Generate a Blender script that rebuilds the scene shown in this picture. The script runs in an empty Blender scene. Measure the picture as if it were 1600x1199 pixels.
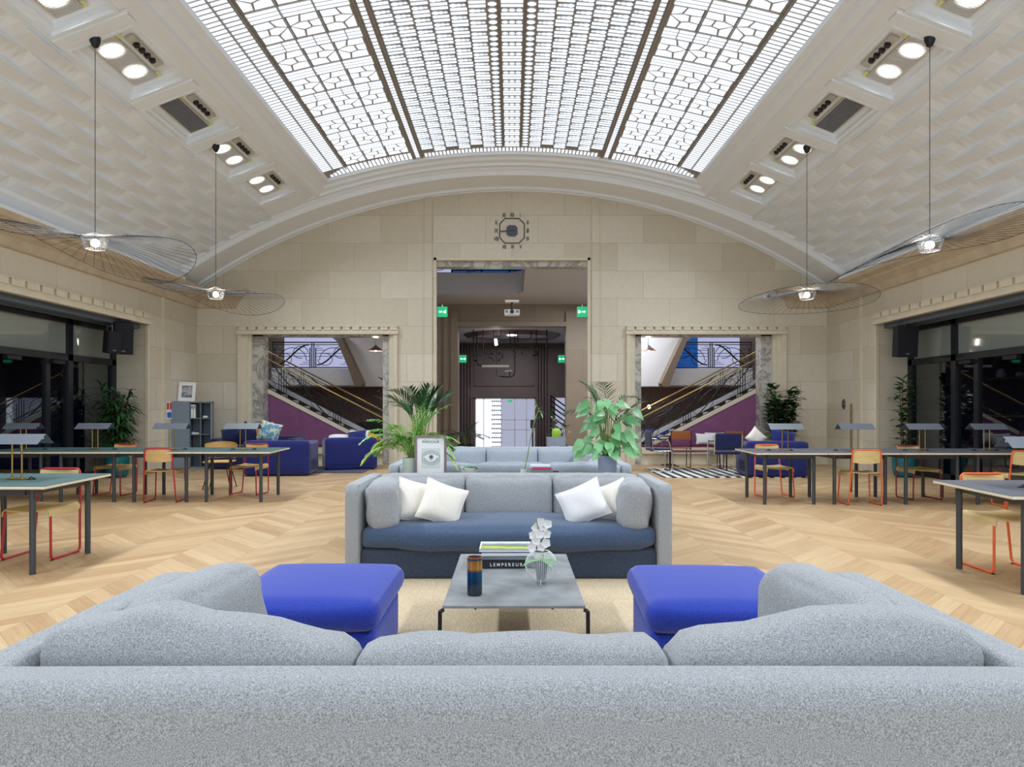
import bpy, bmesh, math, random
from math import sin, cos, pi, sqrt, asin, atan2, radians, floor
from mathutils import Vector, Matrix
random.seed(7)
S = bpy.context.scene
COL = S.collection
# ------------------------------------------------------------------ camera, world, exposure
F = 1067.0; HOR = 638.0; CH = 1.35
cam_d = bpy.data.cameras.new('camera'); cam = bpy.data.objects.new('camera', cam_d); COL.objects.link(cam)
cam_d.lens = 24.0; cam_d.sensor_width = 36.0; cam_d.shift_y = 38.5/1600.0
cam.location = (0, 0, CH); cam.rotation_euler = (radians(90), 0, 0); cam_d.clip_end = 200; cam_d.clip_start = .05
S.camera = cam
S.view_settings.view_transform = 'Standard'; S.view_settings.look = 'None'
S.view_settings.gamma = 1.0; S.view_settings.use_curve_mapping = False
S.view_settings.exposure = 1.0
w = bpy.data.worlds.new('world'); S.world = w; w.use_nodes = True
w.node_tree.nodes['Background'].inputs[0].default_value = (0.84, 0.92, 1.0, 1)
w.node_tree.nodes['Background'].inputs[1].default_value = 0.78
SKY_GLOW = 0.72      # daylight coming through the laylight panes

def at(px, py, Y):
    return Vector(((px-800.0)/F*Y, Y, CH-(py-HOR)/F*Y))

# ------------------------------------------------------------------ materials
def new_mat(name):
    m = bpy.data.materials.new(name); m.use_nodes = True
    return m, m.node_tree.nodes, m.node_tree.links, m.node_tree.nodes['Principled BSDF']
def srgb(r, g, b):
    f = lambda c: (c/255/12.92) if c/255 <= .04045 else ((c/255+.055)/1.055)**2.4
    return (f(r), f(g), f(b), 1)
def plain(name, c, rough=.6, metal=0.0, var=0.0, scale=8.0, bump=0.0, bscale=None, spec=.5, emit=0, ecol=None, alpha=1, trans=0, stretch=None, sheen=0):
    m, N, L, b = new_mat(name)
    b.inputs['Base Color'].default_value = c
    b.inputs['Roughness'].default_value = rough; b.inputs['Metallic'].default_value = metal
    b.inputs['Specular IOR Level'].default_value = spec
    if trans: b.inputs['Transmission Weight'].default_value = trans
    if sheen: b.inputs['Sheen Weight'].default_value = sheen
    if emit:
        b.inputs['Emission Color'].default_value = ecol or c; b.inputs['Emission Strength'].default_value = emit
    if alpha < 1: b.inputs['Alpha'].default_value = alpha
    tc = N.new('ShaderNodeTexCoord'); vec = tc.outputs['Object']
    if stretch:
        mp = N.new('ShaderNodeMapping'); mp.inputs['Scale'].default_value = stretch
        L.new(vec, mp.inputs['Vector']); vec = mp.outputs['Vector']
    if var:
        n = N.new('ShaderNodeTexNoise'); n.inputs['Scale'].default_value = scale; n.inputs['Detail'].default_value = 5
        L.new(vec, n.inputs['Vector'])
        r = N.new('ShaderNodeValToRGB'); r.color_ramp.elements[0].position = .3; r.color_ramp.elements[1].position = .7
        r.color_ramp.elements[0].color = tuple(max(0, x*(1-var)) for x in c[:3])+(1,)
        r.color_ramp.elements[1].color = tuple(min(1, x*(1+var)) for x in c[:3])+(1,)
        L.new(n.outputs['Fac'], r.inputs['Fac']); L.new(r.outputs['Color'], b.inputs['Base Color'])
    if bump:
        n2 = N.new('ShaderNodeTexNoise'); n2.inputs['Scale'].default_value = bscale or scale; n2.inputs['Detail'].default_value = 4
        L.new(vec, n2.inputs['Vector'])
        bp = N.new('ShaderNodeBump'); bp.inputs['Strength'].default_value = bump; bp.inputs['Distance'].default_value = .01
        L.new(n2.outputs['Fac'], bp.inputs['Height']); L.new(bp.outputs['Normal'], b.inputs['Normal'])
    return m
def fabric(name, lo, hi, scale=170, fleck=.5):
    """melange felt: fine flecks between a dark and a light yarn"""
    m, N, L, b = new_mat(name)
    b.inputs['Roughness'].default_value = .95; b.inputs['Specular IOR Level'].default_value = .15
    b.inputs['Sheen Weight'].default_value = .25; b.inputs['Sheen Roughness'].default_value = .5
    tc = N.new('ShaderNodeTexCoord')
    n = N.new('ShaderNodeTexNoise'); n.inputs['Scale'].default_value = scale; n.inputs['Detail'].default_value = 3; n.inputs['Roughness'].default_value = .65
    L.new(tc.outputs['Object'], n.inputs['Vector'])
    r = N.new('ShaderNodeValToRGB'); e = r.color_ramp.elements
    e[0].position = .30; e[0].color = lo; e[1].position = .70; e[1].color = hi
    L.new(n.outputs['Fac'], r.inputs['Fac']); L.new(r.outputs['Color'], b.inputs['Base Color'])
    n2 = N.new('ShaderNodeTexNoise'); n2.inputs['Scale'].default_value = 5; L.new(tc.outputs['Object'], n2.inputs['Vector'])
    bp = N.new('ShaderNodeBump'); bp.inputs['Strength'].default_value = .12; bp.inputs['Distance'].default_value = .02
    L.new(n2.outputs['Fac'], bp.inputs['Height'])
    bp2 = N.new('ShaderNodeBump'); bp2.inputs['Strength'].default_value = .12; bp2.inputs['Distance'].default_value = .002
    L.new(n.outputs['Fac'], bp2.inputs['Height']); L.new(bp.outputs['Normal'], bp2.inputs['Normal'])
    L.new(bp2.outputs['Normal'], b.inputs['Normal'])
    return m
def stone(name, axes, c1, c2, bw=1.25, bh=.66, mortar=.006, rough=.55, var=.10):
    """limestone blocks; axes = which object coordinates run across and up"""
    m, N, L, b = new_mat(name)
    b.inputs['Roughness'].default_value = rough; b.inputs['Specular IOR Level'].default_value = .35
    tc = N.new('ShaderNodeTexCoord'); sx = N.new('ShaderNodeSeparateXYZ'); cx = N.new('ShaderNodeCombineXYZ')
    L.new(tc.outputs['Object'], sx.inputs[0])
    L.new(sx.outputs[axes[0]], cx.inputs[0]); L.new(sx.outputs[axes[1]], cx.inputs[1])
    br = N.new('ShaderNodeTexBrick'); br.inputs['Scale'].default_value = 1
    br.inputs['Brick Width'].default_value = bw; br.inputs['Row Height'].default_value = bh
    br.inputs['Mortar Size'].default_value = mortar; br.inputs['Mortar Smooth'].default_value = .2
    br.inputs['Color1'].default_value = c1; br.inputs['Color2'].default_value = c2
    br.inputs['Mortar'].default_value = tuple(x*.8 for x in c2[:3])+(1,); br.inputs['Bias'].default_value = 0
    L.new(cx.outputs[0], br.inputs['Vector'])
    n = N.new('ShaderNodeTexNoise'); n.inputs['Scale'].default_value = 9; n.inputs['Detail'].default_value = 8; n.inputs['Roughness'].default_value = .7
    L.new(tc.outputs['Object'], n.inputs['Vector'])
    mr = N.new('ShaderNodeMapRange'); mr.inputs['To Min'].default_value = 1-var; mr.inputs['To Max'].default_value = 1+var
    L.new(n.outputs['Fac'], mr.inputs['Value'])
    mx = N.new('ShaderNodeMix'); mx.data_type = 'RGBA'; mx.blend_type = 'MULTIPLY'; mx.inputs['Factor'].default_value = 1
    cc = N.new('ShaderNodeCombineColor')
    for i in range(3): L.new(mr.outputs['Result'], cc.inputs[i])
    L.new(br.outputs['Color'], mx.inputs[6]); L.new(cc.outputs[0], mx.inputs[7])
    L.new(mx.outputs[2], b.inputs['Base Color'])
    bp = N.new('ShaderNodeBump'); bp.inputs['Strength'].default_value = .15; bp.inputs['Distance'].default_value = .01
    L.new(n.outputs['Fac'], bp.inputs['Height']); L.new(bp.outputs['Normal'], b.inputs['Normal'])
    return m
def marble(name):
    m, N, L, b = new_mat(name); b.inputs['Roughness'].default_value = .25
    tc = N.new('ShaderNodeTexCoord')
    n = N.new('ShaderNodeTexNoise'); n.inputs['Scale'].default_value = 2.2; n.inputs['Detail'].default_value = 9; n.inputs['Distortion'].default_value = 1.6
    L.new(tc.outputs['Object'], n.inputs['Vector'])
    r = N.new('ShaderNodeValToRGB'); e = r.color_ramp.elements
    e[0].position = .40; e[0].color = srgb(188, 184, 174); e[1].position = .55; e[1].color = srgb(196, 192, 182)
    k = e.new(.48); k.color = srgb(140, 138, 132)
    L.new(n.outputs['Fac'], r.inputs['Fac']); L.new(r.outputs['Color'], b.inputs['Base Color'])
    return m
def parquet(name):
    m, N, L, b = new_mat(name)
    def M(op, a, c=None, d=None):
        n = N.new('ShaderNodeMath'); n.operation = op
        for i, v in enumerate((a, c, d)):
            if v is None: continue
            if isinstance(v, (int, float)): n.inputs[i].default_value = v
            else: L.new(v, n.inputs[i])
        return n.outputs[0]
    W = .62; PW = .205
    tc = N.new('ShaderNodeTexCoord'); sx = N.new('ShaderNodeSeparateXYZ'); L.new(tc.outputs['Object'], sx.inputs[0])
    X = sx.outputs[0]; Y = sx.outputs[1]
    q = M('DIVIDE', M('ADD', X, 3.08), W)
    k = M('FLOOR', q); u = M('MULTIPLY', M('SUBTRACT', q, k), W)
    par = M('SUBTRACT', 1, M('MULTIPLY', 2, M('ABSOLUTE', M('MODULO', k, 2))))     # +1 for even columns
    v = M('ADD', Y, M('MULTIPLY', u, par))
    vd = M('DIVIDE', v, PW); idx = M('FLOOR', vd); fr = M('SUBTRACT', vd, idx)
    cid = N.new('ShaderNodeCombineXYZ'); L.new(k, cid.inputs[0]); L.new(idx, cid.inputs[1])
    wn = N.new('ShaderNodeTexWhiteNoise'); wn.noise_dimensions = '2D'; L.new(cid.outputs[0], wn.inputs['Vector'])
    # grain: across-plank coordinate v, along-plank coordinate (X*... ) with a random offset per plank
    al = M('ADD', M('MULTIPLY', M('SUBTRACT', X, M('MULTIPLY', Y, par)), .7), M('MULTIPLY', wn.outputs['Value'], 37.0))
    g = N.new('ShaderNodeCombineXYZ'); L.new(M('MULTIPLY', v, 26.0), g.inputs[0]); L.new(M('MULTIPLY', al, 2.2), g.inputs[1]); L.new(k, g.inputs[2])
    n = N.new('ShaderNodeTexNoise'); n.inputs['Scale'].default_value = 1; n.inputs['Detail'].default_value = 6; n.inputs['Distortion'].default_value = .8
    L.new(g.outputs[0], n.inputs['Vector'])
    r = N.new('ShaderNodeValToRGB'); e = r.color_ramp.elements
    e[0].position = 0; e[0].color = srgb(164, 130, 92); e[1].position = 1; e[1].color = srgb(212, 186, 148)
    k1 = e.new(.35); k1.color = srgb(184, 152, 112); k2 = e.new(.7); k2.color = srgb(200, 171, 131)
    L.new(M('ADD', M('MULTIPLY', wn.outputs['Value'], .50), M('MULTIPLY', M('SUBTRACT', n.outputs['Fac'], .24), .78)), r.inputs['Fac'])
    # thin joints
    j1 = M('MINIMUM', fr, M('SUBTRACT', 1, fr)); j2 = M('MINIMUM', u, M('SUBTRACT', W, u))
    jj = M('MINIMUM', M('MULTIPLY', j1, PW), j2)
    seam = N.new('ShaderNodeMapRange'); seam.inputs['From Min'].default_value = .001; seam.inputs['From Max'].default_value = .0035
    seam.inputs['To Min'].default_value = .62; seam.inputs['To Max'].default_value = 1; L.new(jj, seam.inputs['Value'])
    cc = N.new('ShaderNodeCombineColor')
    for i in range(3): L.new(seam.outputs[0], cc.inputs[i])
    mx = N.new('ShaderNodeMix'); mx.data_type = 'RGBA'; mx.blend_type = 'MULTIPLY'; mx.inputs['Factor'].default_value = 1
    L.new(r.outputs['Color'], mx.inputs[6]); L.new(cc.outputs[0], mx.inputs[7]); L.new(mx.outputs[2], b.inputs['Base Color'])
    b.inputs['Roughness'].default_value = .42; b.inputs['Specular IOR Level'].default_value = .4
    bp = N.new('ShaderNodeBump'); bp.inputs['Strength'].default_value = .12; bp.inputs['Distance'].default_value = .004
    L.new(n.outputs['Fac'], bp.inputs['Height']); L.new(bp.outputs['Normal'], b.inputs['Normal'])
    return m
def glazing(name, tint, fac=.35, rough=.02):
    m = bpy.data.materials.new(name); m.use_nodes = True; N = m.node_tree.nodes; L = m.node_tree.links
    N.clear(); o = N.new('ShaderNodeOutputMaterial'); t = N.new('ShaderNodeBsdfTransparent'); g = N.new('ShaderNodeBsdfGlossy')
    t.inputs[0].default_value = tint; g.inputs['Roughness'].default_value = rough; g.inputs['Color'].default_value = (.9, .95, .95, 1)
    mx = N.new('ShaderNodeMixShader'); mx.inputs[0].default_value = fac
    L.new(t.outputs[0], mx.inputs[1]); L.new(g.outputs[0], mx.inputs[2]); L.new(mx.outputs[0], o.inputs[0])
    return m
def glow(name, c, s):
    m = bpy.data.materials.new(name); m.use_nodes = True; N = m.node_tree.nodes; L = m.node_tree.links
    N.clear(); o = N.new('ShaderNodeOutputMaterial'); e = N.new('ShaderNodeEmission')
    e.inputs[0].default_value = c; e.inputs[1].default_value = s; L.new(e.outputs[0], o.inputs[0])
    return m
def lens_mat(name, c, hi, lo):
    """ribbed lamp lens, brightest in front of its bulb"""
    m = bpy.data.materials.new(name); m.use_nodes = True; N = m.node_tree.nodes; L = m.node_tree.links
    N.clear(); o = N.new('ShaderNodeOutputMaterial'); e = N.new('ShaderNodeEmission'); e.inputs[0].default_value = c
    tc = N.new('ShaderNodeTexCoord'); sx = N.new('ShaderNodeSeparateXYZ'); L.new(tc.outputs['Object'], sx.inputs[0])
    cb = N.new('ShaderNodeCombineXYZ'); L.new(sx.outputs[0], cb.inputs[0])
    a = N.new('ShaderNodeMath'); a.operation = 'ABSOLUTE'; L.new(sx.outputs[1], a.inputs[0])
    s = N.new('ShaderNodeMath'); s.operation = 'SUBTRACT'; L.new(a.outputs[0], s.inputs[0]); s.inputs[1].default_value = .26
    L.new(s.outputs[0], cb.inputs[1])
    ln = N.new('ShaderNodeVectorMath'); ln.operation = 'LENGTH'; L.new(cb.outputs[0], ln.inputs[0])
    mr = N.new('ShaderNodeMapRange'); mr.interpolation_type = 'SMOOTHSTEP'
    mr.inputs['From Min'].default_value = .0; mr.inputs['From Max'].default_value = .18; mr.inputs['To Min'].default_value = hi; mr.inputs['To Max'].default_value = lo
    L.new(ln.outputs['Value'], mr.inputs['Value']); L.new(mr.outputs[0], e.inputs[1])
    g = N.new('ShaderNodeBsdfPrincipled'); g.inputs['Base Color'].default_value = (.35, .35, .36, 1); g.inputs['Roughness'].default_value = .3
    ad = N.new('ShaderNodeAddShader'); L.new(e.outputs[0], ad.inputs[0]); L.new(g.outputs[0], ad.inputs[1]); L.new(ad.outputs[0], o.inputs[0])
    return m
M = {}
M['wall_xz'] = stone('limestone_back', (0, 2), srgb(220, 212, 195), srgb(206, 196, 175))
M['wall_yz'] = stone('limestone_side', (1, 2), srgb(214, 206, 188), srgb(202, 192, 172))
M['trim_stone'] = plain('pale_trim_stone', srgb(216, 206, 184), .5, var=.05, scale=5)
M['cornice'] = plain('cornice_stone', srgb(196, 180, 154), .5, var=.12, scale=4)
M['marble'] = marble('grey_veined_marble')
M['plaster'] = plain('white_plaster', srgb(236, 243, 250), .6, var=.01, scale=3)
M['parquet'] = parquet('oak_chevron_parquet')
M['brown_xz'] = stone('hall_stone', (0, 2), srgb(150, 138, 124), srgb(142, 130, 116), 1.6, 1.1)
M['brown_dark'] = plain('dark_hall_stone', srgb(108, 92, 92), .5, var=.08, scale=3)
M['edge_brown'] = plain('brown_edge_paint', srgb(112, 98, 86), .6)
M['hall_ceiling'] = plain('hall_ceiling_paint', srgb(196, 198, 204), .6)
M['grey_fab'] = fabric('grey_melange_felt', srgb(100, 104, 106), srgb(190, 192, 195), 310)
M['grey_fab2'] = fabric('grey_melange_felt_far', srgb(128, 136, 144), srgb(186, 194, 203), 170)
M['blue_grey_fab'] = fabric('dark_blue_grey_felt', srgb(52, 66, 88), srgb(84, 102, 130), 190)
M['base_fab'] = fabric('charcoal_blue_felt', srgb(44, 52, 68), srgb(72, 82, 100), 190)
M['royal'] = fabric('royal_blue_felt', srgb(34, 50, 146), srgb(46, 68, 172), 150)
M['royal2'] = fabric('deep_blue_felt', srgb(30, 36, 94), srgb(44, 52, 118), 150)
M['navy'] = fabric('navy_felt', srgb(22, 28, 66), srgb(38, 46, 92), 150)
M['cream_fab'] = plain('cream_linen', srgb(236, 230, 218), .95, var=.04, scale=60, bump=.3, bscale=9)
M['white_fab'] = plain('white_linen', srgb(228, 227, 228), .95, var=.03, scale=60, bump=.3, bscale=9)
M['rug'] = plain('jute_weave', srgb(204, 184, 152), .98, var=.16, scale=120, bump=.6, bscale=120, stretch=(1, .25, 1))
M['black_metal'] = plain('black_metal', srgb(34, 34, 36), .4, .3)
M['leg_metal'] = plain('graphite_metal', srgb(66, 70, 76), .45, .2)
M['iron'] = plain('wrought_iron', srgb(26, 25, 28), .5, .3)
M['frame_dark'] = plain('anthracite_window_frame', srgb(30, 34, 42), .4, .2)
M['brass'] = plain('brass', srgb(190, 160, 96), .25, .9)
M['brass_rail'] = plain('brass_handrail', srgb(176, 148, 96), .35, .8)
M['chrome'] = plain('chrome', srgb(215, 215, 215), .15, .95)
M['ply_edge'] = plain('birch_ply_edge', srgb(226, 216, 192), .5, var=.05, scale=30)
M['lino_green'] = plain('green_linoleum', srgb(62, 92, 92), .55, var=.04, scale=12)
M['lino_grey'] = plain('grey_linoleum', srgb(82, 86, 96), .5, var=.04, scale=12)
M['shade'] = plain('grey_lamp_shade_metal', srgb(96, 102, 112), .4, .1)
M['ply'] = plain('oak_plywood', srgb(206, 170, 112), .45, var=.14, scale=6, stretch=(1, 1, 9))
M['ply_pale'] = plain('ash_plywood', srgb(214, 190, 134), .45, var=.08, scale=6, stretch=(1, 1, 9))
M['red'] = plain('red_powder_coat', srgb(176, 34, 48), .35)
M['orange'] = plain('orange_powder_coat', srgb(232, 100, 44), .35)
M['darkred'] = plain('dark_red_powder_coat', srgb(150, 40, 48), .4)
M['slate'] = plain('slate_tabletop', srgb(136, 139, 141), .42, var=.28, scale=7, bump=.25, bscale=14)
M['purple'] = plain('plum_felt', srgb(128, 78, 116), .95, var=.1, scale=5, bump=.2, bscale=40)
M['plum'] = plain('plum_cushion', srgb(96, 34, 66), .9)
M['leaf_bright'] = plain('bright_palm_leaf', srgb(112, 178, 72), .45, var=.3, scale=5, trans=0)
M['leaf_yellow'] = plain('lime_palm_leaf', srgb(160, 196, 70), .45, var=.2, scale=5)
M['leaf_dark'] = plain('dark_palm_leaf', srgb(38, 74, 46), .45, var=.35, scale=5)
M['leaf_mid'] = plain('green_leaf', srgb(44, 92, 44), .4, var=.35, scale=5)
M['leaf_mid2'] = plain('deep_philodendron_leaf', srgb(84, 140, 84), .35, var=.25, scale=7)
M['leaf_kentia'] = plain('kentia_leaf', srgb(78, 104, 66), .5, var=.25, scale=5)
M['leaf_pale'] = plain('philodendron_leaf', srgb(120, 176, 120), .35, var=.28, scale=7)
M['stem'] = plain('plant_stem', srgb(120, 140, 70), .6, var=.2, scale=20)
M['bark'] = plain('brown_cane', srgb(108, 90, 62), .8, var=.25, scale=20)
M['soil'] = plain('potting_soil', srgb(46, 36, 30), .95, bump=.8, bscale=60)
M['teal'] = plain('teal_glaze', srgb(26, 104, 112), .2, var=.2, scale=6)
M['celadon'] = plain('pale_green_glaze', srgb(186, 198, 184), .5, var=.05, scale=10)
M['pot_grey'] = plain('blue_grey_concrete', srgb(142, 152, 172), .75, var=.08, scale=12)
M['white_pot'] = plain('white_ceramic', srgb(232, 230, 220), .4)
M['white'] = plain('white_paint', srgb(236, 236, 234), .5)
M['paper'] = plain('paper', srgb(240, 240, 238), .8)
M['grey_cab'] = plain('grey_laminate', srgb(120, 134, 146), .5)
M['grey_in'] = plain('grey_laminate_inside', srgb(98, 112, 124), .6)
M['black'] = plain('black_plastic', srgb(20, 22, 30), .5)
M['blackfab'] = plain('speaker_grille', srgb(22, 24, 34), .8, var=.1, scale=60)
M['green_sign'] = plain('green_sign', srgb(24, 160, 106), .4, emit=.55, ecol=srgb(24, 160, 106))
M['white_sign'] = plain('white_sign_mark', srgb(250, 250, 250), .4, emit=.7, ecol=(1, 1, 1, 1))
M['frosted'] = glow('frosted_daylight', srgb(184, 188, 224), .45)
M['blue_win'] = glow('blue_daylight', srgb(40, 92, 170), .35)
M['door_day'] = glow('street_daylight', srgb(240, 244, 255), .8)
M['door_soft'] = glow('soft_daylight', srgb(178, 182, 208), .45)
M['bulb'] = glow('warm_bulb', srgb(255, 226, 180), 9)
M['bulb_w'] = glow('white_bulb', srgb(255, 246, 236), 9)
M['leather'] = plain('tan_leather', srgb(150, 84, 34), .4)
M['pane_tint'] = glazing('dark_reflecting_glass', (.42, .50, .60, 1), .13)
M['pane_upper'] = plain('grey_green_reflecting_glass', srgb(140, 149, 144), .04, spec=1.0)
M['dark_room'] = plain('navy_room', srgb(48, 58, 92), .8)
M['muntin'] = plain('laylight_metalwork', srgb(150, 142, 132), .5, .1)
M['pane'] = glow('laylight_glass', (.84, .93, 1.06, 1), SKY_GLOW)
M['pane2'] = glow('laylight_glass_cool', (.80, .90, 1.05, 1), SKY_GLOW*.9)

# ------------------------------------------------------------------ mesh builder
class MB:
    def __init__(s): s.v = []; s.f = []; s.mi = []; s.cur = 0
    def add(s, vs, fs):
        n = len(s.v); s.v += [tuple(v) for v in vs]
        for f in fs: s.f.append(tuple(i+n for i in f)); s.mi.append(s.cur)
        return s
    def box(s, x0, x1, y0, y1, z0, z1):
        return s.add([(x0,y0,z0),(x1,y0,z0),(x1,y1,z0),(x0,y1,z0),(x0,y0,z1),(x1,y0,z1),(x1,y1,z1),(x0,y1,z1)],
              [(0,3,2,1),(4,5,6,7),(0,1,5,4),(1,2,6,5),(2,3,7,6),(3,0,4,7)])
    def quad(s, a, b, c, d): return s.add([a, b, c, d], [(0,1,2,3)])
    def poly(s, pts): return s.add(pts, [tuple(range(len(pts)))])
    def cyl(s, p, r, h, n=20, r2=None, axis='z', cap=True):
        r2 = r if r2 is None else r2; vs = []
        for k in range(n):
            a = 2*pi*k/n; vs.append((r*cos(a), r*sin(a), 0))
        for k in range(n):
            a = 2*pi*k/n; vs.append((r2*cos(a), r2*sin(a), h))
        fs = [(k, (k+1)%n, n+(k+1)%n, n+k) for k in range(n)]
        if cap: fs += [tuple(range(n-1,-1,-1)), tuple(range(n, 2*n))]
        if axis == 'y': vs = [(a, c, -b) for a, b, c in vs]
        if axis == 'x': vs = [(c, a, b) for a, b, c in vs]
        return s.add([(a+p[0], b+p[1], c+p[2]) for a, b, c in vs], fs)
    def lathe(s, prof, n=28, p=(0,0,0)):
        vs = []; m = len(prof)
        for k in range(n):
            a = 2*pi*k/n
            for r, z in prof: vs.append((p[0]+r*cos(a), p[1]+r*sin(a), p[2]+z))
        fs = []
        for k in range(n):
            k2 = (k+1)%n
            for i in range(m-1): fs.append((k*m+i, k2*m+i, k2*m+i+1, k*m+i+1))
        s.add(vs, fs)
        b0 = len(s.v)-n*m
        if prof[0][0] > 1e-5: s.f.append(tuple(b0+k*m for k in range(n-1,-1,-1))); s.mi.append(s.cur)
        if prof[-1][0] > 1e-5: s.f.append(tuple(b0+k*m+m-1 for k in range(n))); s.mi.append(s.cur)
        return s
    def tube(s, pts, r, n=8, closed=False, r2=None):
        pts = [Vector(p) for p in pts]; m = len(pts)
        if m < 2: return s
        t0 = (pts[1]-pts[0]).normalized(); up = Vector((0,0,1)) if abs(t0.z) < .9 else Vector((1,0,0))
        nrm = t0.cross(up).normalized(); vs = []
        for i, p in enumerate(pts):
            if closed: t = (pts[(i+1)%m]-pts[i-1])
            else: t = pts[min(i+1, m-1)]-pts[max(i-1, 0)]
            t = t.normalized() if t.length > 1e-9 else t0
            nrm = (nrm - t*nrm.dot(t)); nrm = nrm.normalized() if nrm.length > 1e-6 else t.orthogonal().normalized()
            b = t.cross(nrm); rr = r if r2 is None else r+(r2-r)*i/(m-1)
            for k in range(n):
                a = 2*pi*k/n; vs.append(p+nrm*(rr*cos(a))+b*(rr*sin(a)))
        fs = []
        for i in range(m if closed else m-1):
            j = (i+1)%m
            for k in range(n): k2 = (k+1)%n; fs.append((i*n+k, j*n+k, j*n+k2, i*n+k2))
        if not closed: fs += [tuple(range(n)), tuple((m-1)*n+k for k in range(n-1,-1,-1))]
        return s.add(vs, fs)
    def prism(s, poly, d0, d1, axis='y'):
        """poly in the plane across the axis, extruded d0..d1"""
        n = len(poly)
        def pt(a, b, d): return {'y': (a, d, b), 'x': (d, a, b), 'z': (a, b, d)}[axis]
        vs = [pt(a, b, d0) for a, b in poly]+[pt(a, b, d1) for a, b in poly]
        fs = [tuple(range(n)), tuple(range(2*n-1, n-1, -1))]+[(k, n+k, n+(k+1)%n, (k+1)%n) for k in range(n)]
        return s.add(vs, fs)
    def soft(s, c, size, r=.05, bulge=(0,0,0), n=10, fn=None, rot=None):
        """rounded, puffed upholstery block centred on c"""
        hx, hy, hz = size[0]/2, size[1]/2, size[2]/2; h = (hx, hy, hz); r = min(r, hx*.98, hy*.98, hz*.98)
        idx = {}; vs = []
        g = [-1+2*i/n for i in range(n+1)]
        g = [math.copysign(abs(t)**.75, t) for t in g]
        def vert(p):
            key = tuple(round(x, 5) for x in p)
            if key in idx: return idx[key]
            P = [p[i]*h[i] for i in range(3)]; q = [max(-(h[i]-r), min(h[i]-r, P[i])) for i in range(3)]
            d = Vector([P[i]-q[i] for i in range(3)])
            if d.length > 1e-9: d = d.normalized()*r
            o = [q[i]+d[i] for i in range(3)]
            for i in range(3):
                a, b = (i+1)%3, (i+2)%3
                o[i] += p[i]*bulge[i]*(1-p[a]**2)*(1-p[b]**2)
            if fn: o = fn(o, p)
            o = Vector(o)
            if rot: o = rot @ o
            idx[key] = len(vs); vs.append((o[0]+c[0], o[1]+c[1], o[2]+c[2])); return idx[key]
        fs = []
        for ax in range(3):
            a, b = (ax+1)%3, (ax+2)%3
            for sg in (-1, 1):
                for i in range(n):
                    for j in range(n):
                        cs = []
                        for (di, dj) in ((0,0),(1,0),(1,1),(0,1)):
                            p = [0,0,0]; p[ax] = sg; p[a] = g[i+di]; p[b] = g[j+dj]; cs.append(vert(p))
                        fs.append(tuple(cs) if sg > 0 else tuple(reversed(cs)))
        return s.add(vs, fs)
    def mesh(s, name, mats, ang=35, smooth=True):
        me = bpy.data.meshes.new(name); me.from_pydata(s.v, [], s.f); me.update()
        for m in (mats if isinstance(mats, (list, tuple)) else [mats]): me.materials.append(m)
        me.polygons.foreach_set('material_index', s.mi)
        if smooth:
            me.polygons.foreach_set('use_smooth', [True]*len(me.polygons)); me.set_sharp_from_angle(angle=radians(ang))
        return me
    def obj(s, name, mats, parent=None, ang=35, smooth=True, loc=None, rot=None, bevel=0, kind=None, label=None):
        o = bpy.data.objects.new(name, s.mesh(name, mats, ang, smooth)); COL.objects.link(o)
        if parent: o.parent = parent
        if loc is not None: o.location = loc
        if rot is not None: o.rotation_euler = rot
        if bevel:
            b = o.modifiers.new('bevel', 'BEVEL'); b.width = bevel; b.segments = 3; b.limit_method = 'ANGLE'
        if kind: o['kind'] = kind
        if label: o['label'] = label
        return o
def thing(name, label, cat, loc=(0,0,0), rz=0, group=None):
    o = bpy.data.objects.new(name, None); COL.objects.link(o); o.empty_display_size = .1
    o.location = loc; o.rotation_euler = (0, 0, rz); o['label'] = label; o['category'] = cat
    if group: o['group'] = group
    return o
def tag(o, label, cat, group=None):
    o['label'] = label; o['category'] = cat
    if group: o['group'] = group
    return o
def struct(name, mb, mats, parent=None, **k):
    o = mb.obj(name, mats, parent, **k); o['kind'] = 'structure'; return o
def dup(root, loc, rz=0, label=None, group=None):
    r = root.copy(); COL.objects.link(r); r.location = loc; r.rotation_euler = (0, 0, rz)
    if label: r['label'] = label
    if group: r['group'] = group
    for ch in list(root.children):
        c = ch.copy(); COL.objects.link(c); c.parent = r
        for g in list(ch.children):
            d = g.copy(); COL.objects.link(d); d.parent = c
    return r
def fillet(pts, rad, seg=5):
    pts = [Vector(p) for p in pts]; out = [pts[0]]
    for i in range(1, len(pts)-1):
        a, b, c = pts[i-1], pts[i], pts[i+1]
        d1 = (a-b); d2 = (c-b); r = min(rad, d1.length*.49, d2.length*.49)
        p1 = b+d1.normalized()*r; p2 = b+d2.normalized()*r
        for k in range(seg+1):
            t = k/seg; out.append(p1*(1-t)**2+b*2*t*(1-t)+p2*t*t)
    out.append(pts[-1]); return out
def text_mesh(name, txt, size, mat, parent, loc, rot, ext=.001, align='CENTER', sx=1):
    cu = bpy.data.curves.new(name, 'FONT'); cu.body = txt; cu.size = size; cu.extrude = ext; cu.offset = size*.012; cu.align_x = align; cu.align_y = 'CENTER'
    t = bpy.data.objects.new('tmp', cu); COL.objects.link(t)
    me = bpy.data.meshes.new_from_object(t.evaluated_get(bpy.context.evaluated_depsgraph_get()))
    bpy.data.objects.remove(t); bpy.data.curves.remove(cu)
    me.name = name; me.materials.clear(); me.materials.append(mat)
    o = bpy.data.objects.new(name, me); COL.objects.link(o); o.parent = parent; o.location = loc; o.rotation_euler = rot; o.scale = (sx, 1, 1)
    return o

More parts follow.
